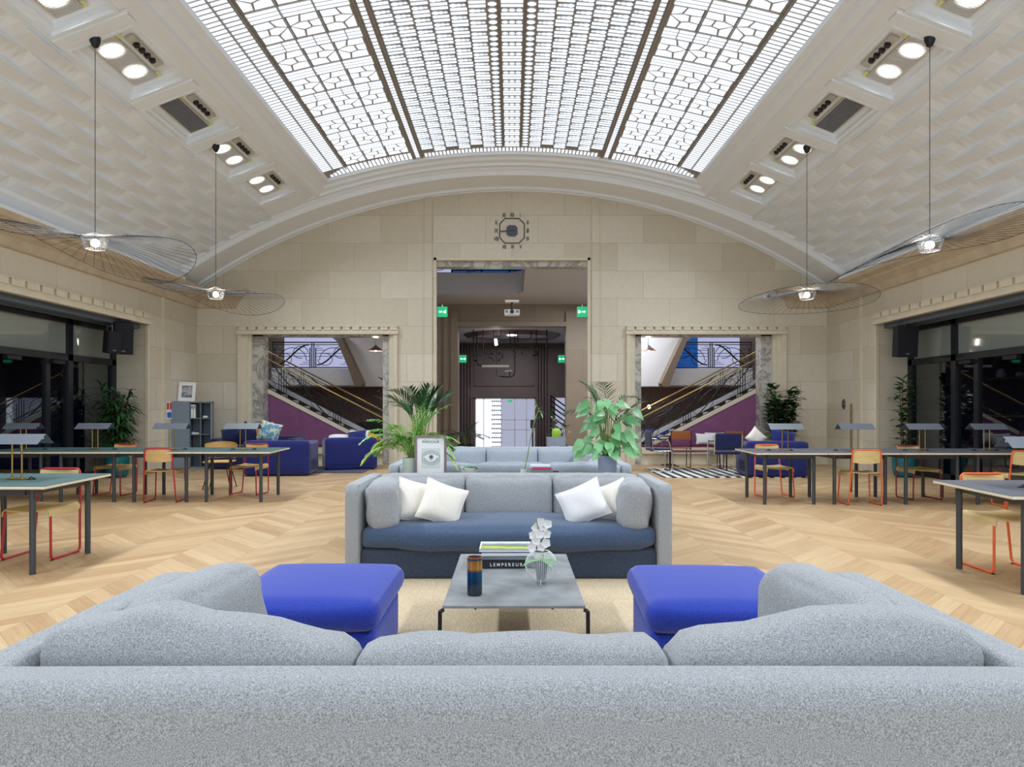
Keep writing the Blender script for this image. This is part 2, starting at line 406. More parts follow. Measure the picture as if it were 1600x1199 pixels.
# ================================================================== THE SETTING
YB = 16.25                    # face of the end wall
XW = 7.5                      # side wall faces
XG = 8.16                     # side glazing plane
YR = -1.5                     # how far the room runs behind the viewpoint
RV = 13.1; ZC = -6.57         # barrel vault radius and centre height
def zv(x, off=0): return ZC+sqrt((RV+off)**2-x*x)
def V(phi, Y, off): return ((RV+off)*sin(phi), Y, ZC+(RV+off)*cos(phi))
PH = asin(7.5/RV)

struct('floor', MB().box(-9.5, 9.5, YR, 23.6, -.1, 0), M['parquet'], smooth=False)

# --- end wall with the hall opening and two stair niches
def wall_spans(x):
    top = min(zv(x)+.05, 6.6)
    if abs(x) < 1.84: return [(4.9, top)]
    if 2.88 < abs(x) < 6.27: return [(3.13, top)]
    return [(0, top)]
wb = MB()
xs = sorted(set([-XW-.3, XW+.3, -7.5, 7.5, -6.27, -2.88, 2.88, 6.27, -1.84, 1.84]+[-7.5+.25*i for i in range(61)]))
for a, b in zip(xs, xs[1:]):
    mid = (a+b)/2
    for z0, z1 in wall_spans(mid):
        def tp(x):
            if abs(x) > 7.5: return 4.3
            return zv(x)+.06
        za, zb = tp(a), tp(b)
        wb.add([(a,YB,z0),(b,YB,z0),(b,YB,zb),(a,YB,za),(a,YB+.4,z0),(b,YB+.4,z0),(b,YB+.4,zb),(a,YB+.4,za)],
               [(0,1,2,3),(7,6,5,4),(0,4,5,1)])
for x in (-6.27, -2.88, 2.88, 6.27): wb.quad((x,YB,0),(x,YB+.4,0),(x,YB+.4,3.13),(x,YB,3.13))
for x in (-1.84, 1.84): wb.quad((x,YB,0),(x,YB+.4,0),(x,YB+.4,4.9),(x,YB,4.9))
struct('wall_back', wb, M['wall_xz'], smooth=False)
# portal surround: flat pilaster strips up to the arch, thin pale bead around the opening
t = MB()
for s in (-1, 1):
    t.prism([(s*1.90, 0), (s*2.08, 0), (s*2.08, zv(2.08)-.02), (s*1.90, zv(1.9)-.02)], YB-.035, YB+.01)
struct('trim_1', t, M['wall_xz'], smooth=False)
t = MB()
for s in (-1, 1): t.box(min(s*1.80, s*1.86), max(s*1.80, s*1.86), YB-.02, YB+.1, 0, 4.93)
t.box(-1.86, 1.86, YB-.02, YB+.1, 4.87, 4.93)
struct('trim_2', t, M['trim_stone'], smooth=False)
t = MB(); t.box(-1.80, 1.80, YB+.1, YB+.4, 4.74, 4.88)
struct('trim_3', t, M['marble'], smooth=False)
# niche surrounds (stepped stone, dentilled lintel) and marble jambs
for s, nm in ((-1, 'left'), (1, 'right')):
    def bx(mb, xa, xb, *r):
        mb.box(min(s*xa, s*xb), max(s*xa, s*xb), *r); return mb
    t = MB()
    bx(t, 6.27, 6.40, YB-.05, YB+.15, 0, 3.13); bx(t, 6.40, 6.50, YB-.09, YB, 0, 3.13)
    bx(t, 2.80, 2.88, YB-.05, YB+.15, 0, 3.13); bx(t, 2.72, 2.80, YB-.09, YB, 0, 3.13)
    bx(t, 6.20, 6.27, YB-.01, YB+.12, 0, 3.10); bx(t, 2.86, 2.93, YB-.01, YB+.12, 0, 3.10)
    bx(t, 2.70, 6.53, YB-.12, YB+.1, 3.10, 3.17); bx(t, 2.70, 6.53, YB-.09, YB, 3.17, 3.21)
    bx(t, 2.70, 6.53, YB-.05, YB, 3.21, 3.29); bx(t, 2.70, 6.53, YB-.12, YB, 3.275, 3.30)
    n = 17
    for i in range(n):
        x0 = 2.72+i*(3.79/n); bx(t, x0, x0+3.79/n-.05, YB-.11, YB, 3.20, 3.275)
    struct('trim_%s_niche' % nm, t, M['trim_stone'], smooth=False)
    t = MB()
    bx(t, 5.95, 6.22, YB+.08, YB+.42, 0, 3.10); bx(t, 2.90, 3.09, YB+.08, YB+.42, 0, 3.10); bx(t, 2.9, 6.22, YB+.08, YB+.42, 3.07, 3.14)
    struct('wall_%s_niche_marble' % nm, t, M['marble'], smooth=False)

# --- side walls with the tall glazed openings
for s, nm in ((-1, 'left'), (1, 'right')):
    t = MB(); y1, y0, zt = 14.0, -1.4, 3.10
    def q(ya, yb, za, zb):
        p = [(s*XW, ya, za), (s*XW, yb, za), (s*XW, yb, zb), (s*XW, ya, zb)]
        t.poly(p)
        t.poly([(s*(XG+.6), a, b) for _, a, b in p])
    q(y1, YB, 0, 4.35); q(y0, y1, zt, 4.35); q(YR, y0, 0, 4.35)
    t.poly([(s*XW, y1, 0), (s*(XG+.1), y1, 0), (s*(XG+.1), y1, zt), (s*XW, y1, zt)])
    t.poly([(s*XW, y0, 0), (s*(XG+.1), y0, 0), (s*(XG+.1), y0, zt), (s*XW, y0, zt)])
    struct('wall_'+nm, t, M['wall_yz'], smooth=False)
    t = MB()
    def bx(xa, xb, ya, yb, za, zb): t.box(min(s*xa, s*xb), max(s*xa, s*xb), ya, yb, za, zb)
    bx(7.40, 7.52, y0, y1+.04, 3.06, 3.13); bx(7.43, 7.52, y0, y1+.04, 3.13, 3.19); bx(7.47, 7.52, y0, y1+.04, 3.19, 3.30)
    bx(7.40, 7.52, y0, y1+.04, 3.285, 3.30)
    y = y1+.02
    while y > y0:
        bx(7.41, 7.5, y-.27, y, 3.18, 3.285); y -= .33
    bx(7.46, 7.52, y1-.01, y1+.05, 0, 3.06); bx(7.47, 7.52, 14.62, 14.68, 0, 3.75)
    struct('trim_%s_opening' % nm, t, M['trim_stone'], smooth=False)
    t = MB()   # dark soffit of the opening with the blind rail
    t.box(min(s*7.5, s*8.3), max(s*7.5, s*8.3), y0, y1, 3.10, 3.14)
    struct('trim_%s_soffit' % nm, t, M['brown_dark'], smooth=False)
    t = MB(); bx(7.62, 7.78, y0, y1-.02, 2.98, 3.09); bx(7.9, 8.0, y0, y1-.02, 2.97, 3.06)
    struct('trim_%s_blind_rail' % nm, t, M['grey_in'], smooth=False)

# cornice: cove profile running along both sides and returning on the end wall
prof = [(0, 3.72), (.05, 3.74), (.07, 3.80), (.10, 3.88), (.17, 3.95), (.22, 3.985), (.225, 4.02), (.27, 4.05), (.33, 4.08), (.34, 4.14), (.34, 4.17), (0, 4.17)]
for s, nm in ((-1, 'left'), (1, 'right')):
    t = MB(); vs = []; rows = []
    path = [('y', YR), ('c', None), ('e', 6.56)]
    for d, z in prof: rows.append([(s*(XW-d), YR, z), (s*(XW-d), YB-d, z), (s*(6.60-d*1.0), YB-d, z), (s*(6.60-d), YB, z)])
    for r in rows: vs += r
    fs = []
    for i in range(len(rows)-1):
        for j in range(3): fs.append((i*4+j, i*4+j+1, (i+1)*4+j+1, (i+1)*4+j))
    t.add(vs, fs); struct('trim_%s_cornice' % nm, t, M['cornice'], ang=20)

# --- vault ------------------------------------------------------------------
def sweep_arc(prof, p0, p1, n=72):
    """prof: (Y, offset) points swept along the vault arc"""
    mb = MB(); m = len(prof); vs = []; fs = []
    for k in range(n+1):
        ph = p0+(p1-p0)*k/n
        for Y, o in prof: vs.append(V(ph, Y, o))
    for k in range(n):
        for i in range(m-1): fs.append((k*m+i, (k+1)*m+i, (k+1)*m+i+1, k*m+i+1))
    return mb.add(vs, fs)
rib = [(YB+.05, -.02), (YB-.02, -.02), (YB-.04, .01), (YB-.10, .01), (YB-.12, -.015), (YB-.17, -.015), (YB-.20, .035), (15.30, .035), (15.27, .0), (15.20, -.0), (15.18, -.03), (15.08, -.03), (15.05, .0), (15.02, .06), (14.98, .07), (14.95, .12)]
struct('ceiling_rib', sweep_arc(rib, -PH*.985, PH*.985), M['plaster'], ang=25)
SG = 13.38; SA = asin(3.91/SG)       # laylight plane radius, half angle
# strip between rib and laylight, stepping up to the glass
st = [(14.95, .12), (14.90, .12), (14.88, .09), (14.80, .09), (14.77, .14), (14.66, .16), (14.62, .21), (14.50, .22), (14.47, .29)]
struct('ceiling_end_moulding', sweep_arc(st, -.345, .345, 40), M['plaster'], ang=25)
# long mouldings beside the glass and the flat band out to the coffers
def sweep_y(prof, y0, y1, s):
    """prof: (x, offset) points extruded in Y"""
    mb = MB(); m = len(prof); vs = []
    for Y in (y0, y1):
        for x, o in prof:
            vs.append((s*x, Y, zv(x, o)))
    return mb.add(vs, [(i, i+1, m+i+1, m+i) for i in range(m-1)])
for s, nm in ((-1, 'left'), (1, 'right')):
    pr = [(3.90, .29), (3.92, .22), (4.02, .21), (4.06, .16), (4.16, .14), (4.18, .09), (4.26, .09), (4.28, .12), (4.34, .12)]
    struct('ceiling_%s_moulding' % nm, sweep_y(pr, YR, 14.9, s), M['plaster'], ang=25)
X0, X1 = 4.34, 5.30
YC = [13.5-1.6*i for i in range(12)]
for s, nm in ((-1, 'left'), (1, 'right')):
    t = MB()
    def P(x, Y, o): return (s*x, Y, zv(x, o))
    cx0, cx1, hl = 4.46, 5.24, .66
    prev = 14.95
    for yc in YC+[YR-.66]:
        a = max(yc+hl, YR)
        t.quad(P(X0, prev, .12), P(X1, prev, .12), P(X1, a, .12), P(X0, a, .12))
        # raised flat fillet on the cross band, where the pendants hang
        if prev-a > .15:
            m0, m1 = prev-.05, a+.05
            for (u0, u1) in ((4.40, 5.26),):
                t.quad(P(u0, m0, .10), P(u1, m0, .10), P(u1, m1, .10), P(u0, m1, .10))
                t.quad(P(u0, m0, .10), P(u0, m0, .12), P(u1, m0, .12), P(u1, m0, .10)); t.quad(P(u0, m1, .10), P(u0, m1, .12), P(u1, m1, .12), P(u1, m1, .10))
        if yc <= YR-.6: break
        b = yc-hl
        t.quad(P(X0, a, .12), P(cx0, a, .12), P(cx0, b, .12), P(X0, b, .12))
        t.quad(P(cx1, a, .12), P(X1, a, .12), P(X1, b, .12), P(cx1, b, .12))
        steps = [(0, .12), (0, .10), (.035, .10), (.035, .15), (.07, .15), (.075, .19), (.13, .24)]
        for (d0, o0), (d1, o1) in zip(steps, steps[1:]):
            c0 = [(cx0+d0, a-d0), (cx1-d0, a-d0), (cx1-d0, b+d0), (cx0+d0, b+d0)]
            c1 = [(cx0+d1, a-d1), (cx1-d1, a-d1), (cx1-d1, b+d1), (cx0+d1, b+d1)]
            for i in range(4):
                j = (i+1) % 4; t.quad(P(*c0[i], o0), P(*c0[j], o0), P(*c1[j], o1), P(*c1[i], o1))
        d = .13; t.quad(P(cx0+d, a-d, .24), P(cx1-d, a-d, .24), P(cx1-d, b+d, .24), P(cx0+d, b+d, .24))
        prev = b
    struct('ceiling_%s_coffers' % nm, t, M['plaster'], smooth=False)
    # woven plaster tiles
    t = MB(); ph0, ph1 = asin(5.30/13.22), asin(7.26/13.22); rows = 9; TL = 1.2
    ns = 8
    for r in range(rows):
        pa = ph0+(ph1-ph0)*r/rows; pb = ph0+(ph1-ph0)*(r+1)/rows
        def bulge(Y):
            f = (Y/TL+(r % 2)*.5) % 1.0
            return sin(pi*f)**.8 if 0 < f < 1 else 0.0
        y = YR; step = TL/ns; ycs = []
        while y < 14.96: ycs.append(y); y += step
        ycs.append(14.96)
        for a, b in zip(ycs, ycs[1:]):
            ha, hb = bulge(a)*.08, bulge(b)*.08
            def W(ph, Y, o): v = V(ph, Y, o); return (s*v[0], v[1], v[2])
            A, B = W(pa, a, .12-ha), W(pa, b, .12-hb); C, D = W(pb, b, .12), W(pb, a, .12)
            t.quad(A, D, C, B); t.quad(A, B, W(pa, b, .12), W(pa, a, .12))
    struct('ceiling_%s_woven_panel' % nm, t, M['plaster'], smooth=False)
    # smooth lower band and bead above the cornice
    pr = [(7.255, .12), (7.27, .08), (7.32, .07), (7.34, .04), (7.42, .04)]
    pr = [(5.27, .12), (5.28, .095), (5.31, .095), (5.32, .12)]
    struct('ceiling_%s_upper_bead' % nm, sweep_y(pr, YR, 14.95, s), M['plaster'], ang=25)
    mb = MB(); pts = []
    for Y in (YR, 14.96):
        for x, z in ((7.24, zv(7.24, .12)), (7.25, zv(7.25, .07)), (7.28, zv(7.28, .07)), (7.40, 4.30), (7.30, 4.28), (7.16, 4.22), (7.15, 4.165), (7.5, 4.165)): pts.append((s*x, Y, z))
    mb.add(pts, [(i, i+1, 8+i+1, 8+i) for i in range(7)])
    struct('ceiling_%s_lower_bead' % nm, mb, M['plaster'], ang=25)
# solid roof above so that no sky leaks around the laylight
t = MB(); n = 24
for k in range(n):
    a = -PH*1.04+2*PH*1.04*k/n; b = -PH*1.04+2*PH*1.04*(k+1)/n
    t.quad(V(a, YR, .55), V(b, YR, .55), V(b, YB+.3, .55), V(a, YB+.3, .55))
struct('ceiling_roof', t, M['plaster'], smooth=False)

# --- laylight (window in the vault)
def G(sv, Y, o=0):
    ph = sv/SG; return ((SG+o)*sin(ph), Y, ZC+(SG+o)*cos(ph))
YE = 14.46; SE = SG*SA
t = MB(); n = 40
for k in range(n):
    a = -SE-.02+2*(SE+.02)*k/n; b = -SE-.02+2*(SE+.02)*(k+1)/n
    t.quad(G(a, YR), G(b, YR), G(b, YE+.03), G(a, YE+.03))
win = struct('window_1', t, M['muntin'], ang=60)
pn = MB(); Z = -.012
def pane_rect(s0, s1, y0, y1, i=0):
    pn.cur = i; m = max(1, int((s1-s0)/.5))
    for k in range(m):
        a = s0+(s1-s0)*k/m; b = s0+(s1-s0)*(k+1)/m
        pn.quad(G(a, y0, Z), G(b, y0, Z), G(b, y1, Z), G(a, y1, Z))
def pane_disc(s, y, r, i=1):
    pn.cur = i; pn.poly([G(s+r*1.25*cos(2*pi*k/10), y+r*sin(2*pi*k/10), Z) for k in range(10)])
def pane_poly(pts, i=0):
    pn.cur = i
    cx = sum(p[0] for p in pts)/len(pts); cy = sum(p[1] for p in pts)/len(pts); out = []
    for x, y in pts:
        d = sqrt((x-cx)**2+(y-cy)**2); f = max(.3, (d-.019)/d); out.append(G(cx+(x-cx)*f, cy+(y-cy)*f, Z))
    pn.poly(out)
Y1 = 14.22; y = YR+.1
PT = .29
nr = int((Y1-YR)/PT)
for r in range(nr):
    yb = Y1-(r+1)*PT
    for s in (-1, 1):
        for c in range(6):
            a = .345+c*.255+.013; b = .345+(c+1)*.255-.013; off = (c % 2)*PT*.5
            yy = yb-off
            bars = [(yy+.110, yy+.172), (yy+.202, yy+.264)]
            for (p, q_) in bars:
                if q_ < Y1: pane_rect(min(s*a, s*b), max(s*a, s*b), p, q_, (r+c) % 3 == 0)
            w_ = b-a
            for fx, rr in ((.80, .041), (.47, .033), (.18, .024)): pane_disc(s*(a+w_*fx), yy+.052, rr)
        for h in (0, .145): pane_disc(s*.268, yb+.05+h, .050)
    for (p, q_) in ((yb+.110, yb+.172), (yb+.202, yb+.264)): pane_rect(-.15, .15, p, q_)
    for k in (-1, 0, 1): pane_disc(k*.1, yb+.052, .037)
# ladder strips and border strips of small cross bars
for s in (-1, 1):
    y = YE-.04
    while y > YR:
        pane_rect(min(s*1.955, s*2.035), max(s*1.955, s*2.035), y-.066, y)
        y -= .095
    y = 14.08
    while y > YR:
        pane_rect(min(s*3.53, s*3.735), max(s*3.53, s*3.735), y-.062, y, 0)
        pane_rect(min(s*3.745, s*3.96), max(s*3.745, s*3.96), y-.062, y, 0)
        y -= .092
    x = 2.12
    while x < 3.9:
        top = YE-.01; pane_rect(min(s*x, s*(x+.06)), max(s*x, s*(x+.06)), 14.14 if x < 3.5 else max(14.14, 14.14+(x-3.5)*.6), top, 1 if x > 3.4 else 0)
        x += .085
x = -1.84
while x < 1.8:
    pane_rect(x, x+.05, 14.27, YE-.01); x += .078
# crazed blocks: three per row between 2.12 and 3.44, alternating with rows of three thin bars
TP = [[(0,0),(.45,0),(.36,.30),(0,.42)], [(.45,0),(1,0),(1,.30),(.62,.34),(.36,.30)][:5], [(0,.42),(.36,.30),(.62,.34),(.66,.62),(.40,.70)],
      [(1,.30),(1,.66),(.66,.62),(.62,.34)], [(0,.42),(.40,.70),(.34,1),(0,1)], [(.40,.70),(.66,.62),(1,.66),(1,1),(.34,1)]]
r = 0; y = 14.06
while y > YR+.8:
    for s in (-1, 1):
        for c in range(3):
            a = 2.12+c*.447; fl = (r+c) % 2
            for pl in TP:
                pts = [((a+.012+(1-px if fl else px)*.423), y-.50+(py)*.49) for px, py in pl]
                pane_poly([(s*q_[0], q_[1]) for q_ in pts])
        for k in range(3):
            yy = y-.50-.02-k*.08
            sh = .22 if r % 2 else 0
            cuts = [2.12]+[2.12+sh+.447*i for i in range(0 if sh else 1, 4) if 2.12+sh+.447*i < 3.45]+[3.455]
            for a, b in zip(cuts, cuts[1:]):
                if b-a > .05: pane_rect(min(s*(a+.008), s*(b-.008)), max(s*(a+.008), s*(b-.008)), yy-.062, yy, 0)
    y -= .77; r += 1
pn.obj('pane', [M['pane'], M['pane2']], win, smooth=False)
tb = MB()
for s in (-1, 1):
    for a, b in ((1.885, 1.94), (2.05, 2.105), (3.465, 3.515)):
        a, b = min(s*a, s*b), max(s*a, s*b)
        for o0 in (0,):
            y0_, y1_ = YR, YE if abs(a) < 3 else 14.1
            tb.add([G(a, y0_, -.03), G(b, y0_, -.03), G(b, y1_, -.03), G(a, y1_, -.03), G(a, y0_, 0), G(b, y0_, 0), G(b, y1_, 0), G(a, y1_, 0)],
                   [(0,1,2,3), (0,4,5,1), (1,5,6,2), (2,6,7,3), (3,7,4,0)])
tb.obj('glazing_bar', M['muntin'], win, smooth=False)
tb = MB()  # column bars, given extra depth to cut daylight grazing along the vault
for sv in [.345+.255*c for c in range(1, 6)]+[2.12+.447*c for c in range(1, 3)]+[3.74, .2, 1.90, 2.07, 3.49]:
    for s in (-1, 1):
        a, b = s*sv-.006, s*sv+.006
        tb.add([G(a, YR, -.07), G(b, YR, -.07), G(b, 14.15, -.07), G(a, 14.15, -.07), G(a, YR, 0), G(b, YR, 0), G(b, 14.15, 0), G(a, 14.15, 0)],
               [(0,1,2,3), (0,4,5,1), (1,5,6,2), (2,6,7,3), (3,7,4,0)])
tb.obj('light_cut_glazing_fin', M['muntin'], win, smooth=False)

# --- side glazing: dark framed screens, dim navy rooms behind
for s, nm, k in ((-1, 'left', 2), (1, 'right', 3)):
    fr = MB()
    def bx(ya, yb, za, zb, d=.05): fr.box(min(s*(XG-d), s*(XG+d)), max(s*(XG-d), s*(XG+d)), ya, yb, za, zb)
    bx(-1.4, 13.98, 2.90, 3.10); bx(-1.4, 13.98, 2.22, 2.34); bx(-1.4, 13.98, 0, .12)
    yv = [13.86, 12.48, 9.2, 7.8, 4.6, 3.2, 0]
    for y in yv: bx(y, y+.14, 0, 3.0)
    for y in (11.9, 10.65, 7.2, 6.0, 2.6, 1.3): bx(y, y+.11, .1, 2.22, .04)
    root = struct('window_%d' % k, fr, M['frame_dark'], smooth=False)
    gl = MB(); gl.quad((s*XG, -1.4, .1), (s*XG, 13.9, .1), (s*XG, 13.9, 2.26), (s*XG, -1.4, 2.26))
    gl.obj('glass', M['pane_tint'], root, smooth=False)
    gl = MB(); gl.quad((s*XG, -1.4, 2.26), (s*XG, 13.9, 2.26), (s*XG, 13.9, 2.95), (s*XG, -1.4, 2.95)); gl.obj('upper_glass', M['pane_upper'], root, smooth=False)
    cl = MB()
    for y in (11.2, 12.3):
        cl.box(min(s*(XG-.12), s*(XG-.04)), max(s*(XG-.12), s*(XG-.04)), y-.32, y, 2.14, 2.20)
    cl.obj('door_closer', M['black'], root, smooth=False)
    rm = MB()
    x9 = s*11.5; 
    rm.quad((x9, -1.45, 0), (x9, 15, 0), (x9, 15, 3.2), (x9, -1.45, 3.2)); rm.quad((s*XG, 15, 0), (x9, 15, 0), (x9, 15, 3.2), (s*XG, 15, 3.2))
    rm.quad((s*XG, -1.45, 3.2), (x9, -1.45, 3.2), (x9, 15, 3.2), (s*XG, 15, 3.2)); rm.quad((s*XG, -1.45, 0.01), (x9, -1.45, 0.01), (x9, 15, 0.01), (s*XG, 15, .01))
    rm.quad((s*XG, -1.45, 0), (x9, -1.45, 0), (x9, -1.45, 3.2), (s*XG, -1.45, 3.2))
    struct('wall_%s_side_room' % nm, rm, M['dark_room'], smooth=False)

# --- hall behind the end wall
t = MB()
YI = 23.0
for a, b, z0, z1 in ((-9, -1.81, 0, 4.85), (1.81, 9, 0, 4.85), (-1.81, 1.81, 4.1, 4.85)):
    t.box(a, b, YI, YI+.4, z0, z1)
for s in (-1, 1):
    t.box(min(s*1.81, s*2.05), max(s*1.81, s*2.05), YI-.12, YI, 0, 4.60)
    t.box(min(s*2.05, s*2.3), max(s*2.05, s*2.3), YI-.06, YI, 0, 4.6)
t.box(-1.81, 1.81, YI-.12, YI, 4.1, 4.25)
struct('wall_inner_hall', t, M['brown_xz'], smooth=False)
t = MB()
for s in (-1, 1): t.box(min(s*9.0, s*9.3), max(s*9, s*9.3), YB+.4, YI, 0, 6.5)
t.box(-9, 9, 23.3, 23.4, 4.85, 6.5)
struct('wall_hall_sides', t, M['brown_dark'], smooth=False)
# hall ceiling with an opening up to the gallery
t = MB(); zc = 4.85; yf = 20.9
def rect(xa, xb, ya, yb): t.box(xa, xb, ya, yb, zc, zc+.12)
rect(-9, 9, yf, YI+.4); rect(.33, 3.3, YB+.4, yf); rect(-9, -4.2, YB+.4, yf); rect(-4.2, .33, YB+.4, 17.2); rect(3.3, 9, YB+.4, yf)
# rounded inner corner of the opening
cr = []
for k in range(9):
    a = pi/2*k/8; cr.append((.33-.45+.45*sin(a), yf-.45+.45*cos(a)))
t.prism(cr+[(.33, yf)], zc, zc+.12, 'z')
struct('ceiling_hall', t, M['hall_ceiling'], smooth=False)
t = MB()
pts = [(-4.2, yf-.01)]+[(a_-.01, b_-.01) for a_, b_ in cr]+[(.32, 17.2)]
for (xa, ya), (xb, yb) in zip(pts, pts[1:]): t.quad((xa, ya, zc), (xb, yb, zc), (xb, yb, 5.5), (xa, ya, 5.5))
struct('wall_gallery_fascia', t, M['hall_ceiling'], ang=60)
t = MB(); t.box(-9, 9, YB+.4, 24.0, 6.6, 6.7)
struct('ceiling_gallery', t, M['hall_ceiling'], smooth=False)
def ironwork(mb, p0, p1, h, r=.013, n=2, bays=None, slope_lines=True):
    """decorative balustrade between p0 and p1 (foot line), height h: twin posts, arcs, rails"""
    p0 = Vector(p0); p1 = Vector(p1); d = p1-p0; L_ = sqrt(d.x**2+d.y**2); bays = bays or max(1, round(L_/1.15))
    up = Vector((0, 0, 1))
    def Q(u, v): return p0+d*u+up*(h*v)
    mb.tube([Q(0, .02), Q(1, .02)], r); mb.tube([Q(0, .92), Q(1, .92)], r*.8)
    for b in range(bays+1):
        u = b/bays
        for o in (-.055, -.02, .02, .055):
            uu = u+o/max(L_, .01)*1.6
            if 0 <= uu <= 1: mb.tube([Q(uu, 0), Q(uu, .98 if abs(o) < .03 else .8)], r*1.1, 6)
    for b in range(bays):
        a0 = b/bays; w_ = 1/bays; f = lambda x, y: Q(a0+w_*x, y)
        mb.tube([f(.1+.8*k/12, .12+.80*(.5-.5*cos(pi*k/12))) for k in range(13)], r*1.5, 6)
        mb.tube([f(.70+.18*cos(a), .62+.24*sin(a)) for a in [2*pi*k/14 for k in range(12)]], r*.7, 5)
        mb.tube([f(.30+.18*cos(a), .34+.24*sin(a)) for a in [pi+2*pi*k/14 for k in range(12)]], r*.7, 5)
        mb.tube([f(.50+.34*cos(a), .30+.5*sin(a)) for a in [pi*k/12 for k in range(13)]], r*.7, 5)
        for v in (.46, .58): mb.tube([f(.08, v), f(.92, v)], r*.6, 5)
        for i, v in enumerate((.70, .78, .86)): mb.tube([f(.08, v), f(.32-.08*i, v)], r*.5, 5)
        for i, v in enumerate((.14, .22, .30)): mb.tube([f(.68+.08*i, v), f(.92, v)], r*.5, 5)
g = thing('gallery_railing', 'black ironwork railing on the upper gallery, seen above the hall opening', 'railing', (-2, 21.0, 5.5))
mb = MB(); ironwork(mb, (-2.1, 0, 0), (2.15, 0, 0), .85, .015, bays=3); mb.obj('scrollwork', M['iron'], g, ang=60)
mb = MB(); mb.tube([(-2.1, 0, .86), (2.3, 0, .86)], .022); mb.obj('handrail', M['iron'], g)
t = MB(); t.box(-4.2, -1.95, 21.9, 21.95, 5.5, 6.6); struct('window_4', t, M['frosted'], smooth=False)
t = MB(); t.box(-1.95, .8, 21.9, 21.95, 5.5, 6.6); w5 = struct('window_5', t, M['blue_win'], smooth=False)
mb = MB()
for z in (5.75, 5.95, 6.2): mb.box(-1.95, .8, 21.86, 21.9, z, z+.03)
for x in (-1.95, -1.0, -.1, .76): mb.box(x, x+.05, 21.85, 21.9, 5.5, 6.6)
mb.obj('window_bar', M['iron'], w5, smooth=False)

# --- rotunda and street doors beyond, on a lower level
YF = 30.0; ZL = -1.3
t = MB(); t.box(-6, 6, 23.4, YF, ZL-.1, ZL); t.box(-9, 9, 23.3, 23.45, ZL, 0)
struct('floor_entrance', t, M['brown_dark'], smooth=False)
t = MB(); t.box(-6, 6, 23.4, YF, 4.2, 4.3)
struct('ceiling_entrance', t, M['hall_ceiling'], smooth=False)
t = MB()
n = 40
for (r0, r1, z0, z1) in ((1.9, 1.7, 4.2, 4.05), (1.7, 1.5, 4.05, 4.19)):
    for k in range(n):
        a, b = 2*pi*k/n, 2*pi*(k+1)/n
        t.quad((r0*cos(a), 26.6+r0*sin(a), z0), (r0*cos(b), 26.6+r0*sin(b), z0), (r1*cos(b), 26.6+r1*sin(b), z1), (r1*cos(a), 26.6+r1*sin(a), z1))
struct('trim_entrance_ceiling_ring', t, M['brown_dark'], ang=60)
t = MB()
t.box(-6, -1.62, YF, YF+.3, ZL, 4.2); t.box(1.02, 1.9, YF, YF+.3, ZL, 4.2); t.box(-1.62, 1.02, YF, YF+.3, 1.77, 4.2); t.box(1.9, 6, YF, YF+.3, 1.8, 4.2)
t.box(-6, -5.9, 23.4, YF, ZL, 4.2); t.box(5.9, 6, 23.4, YF, ZL, 4.2)
t.box(-1.9, 1.1, YF-.06, YF, 1.80, 2.25)
t.box(-1.65, .95, YF-.05, YF, 2.32, 2.36); t.box(-1.65, .95, YF-.05, YF, 3.9, 3.94); t.box(-1.65, -1.61, YF-.05, YF, 2.3, 3.9); t.box(.91, .95, YF-.05, YF, 2.3, 3.9)
struct('wall_entrance', t, M['brown_dark'], smooth=False)
t = MB()
for x0, x1 in ((-2.45, -1.75), (1.1, 1.6)):
    k = x0
    while k < x1: t.cyl((k, YF-.04, ZL), .055, 4.2-ZL, 10); k += .13
struct('wall_entrance_fluting', t, M['brown_dark'])
# street doors: bright glass, patterned screen strip, white bars
t = MB()
t.box(-1.62, -.92, YF+.1, YF+.12, ZL, 1.77)
d = struct('door_1', t, M['door_day'], smooth=False)
t = MB(); t.box(-.48, 1.02, YF+.1, YF+.12, ZL, 1.77); struct('door_2', t, M['door_soft'], smooth=False)
t = MB(); t.box(-.92, -.48, YF+.05, YF+.07, ZL, 1.77); p = struct('trim_street_door_screen', t, M['door_day'], smooth=False)
mb = MB()
for i in range(5):
    for j in range(15):
        mb.cyl((-.87+i*.088+(j % 2)*.03, YF+.045, ZL+.15+j*.2), .040, -.012, 8, axis='y')
mb.obj('lattice', M['grey_in'], p)
t = MB()
for x in (-1.62, -1.26, -.48, .1, .62, .98): t.box(x, x+.035, YF, YF+.06, ZL, 1.77)
for z in (1.73, .82, .38): t.box(-.48 if z < 1.7 else -1.62, 1.02, YF, YF+.06, z, z+.03)
struct('trim_street_door_bars', t, M['white'], smooth=False)
# side stair seen to the right of the doors
g = thing('entrance_stair_railing', 'dark slanted handrails of a side stair beyond the street doors', 'railing', (2.4, 29.4, ZL))
for i in range(5):
    mb = MB(); mb.tube([(-.75, 0, 3.2-.22*i), (.9, 0, 2.0-.22*i)], .03); mb.obj('rail', M['iron'], g)
mb = MB(); mb.tube([(-.72, 0, 0), (-.72, 0, 3.2)], .03); mb.obj('post', M['iron'], g)
t = MB(); t.box(1.9, 6, YF+.5, YF+.6, ZL, 1.8); struct('window_6', t, M['door_soft'], smooth=False)

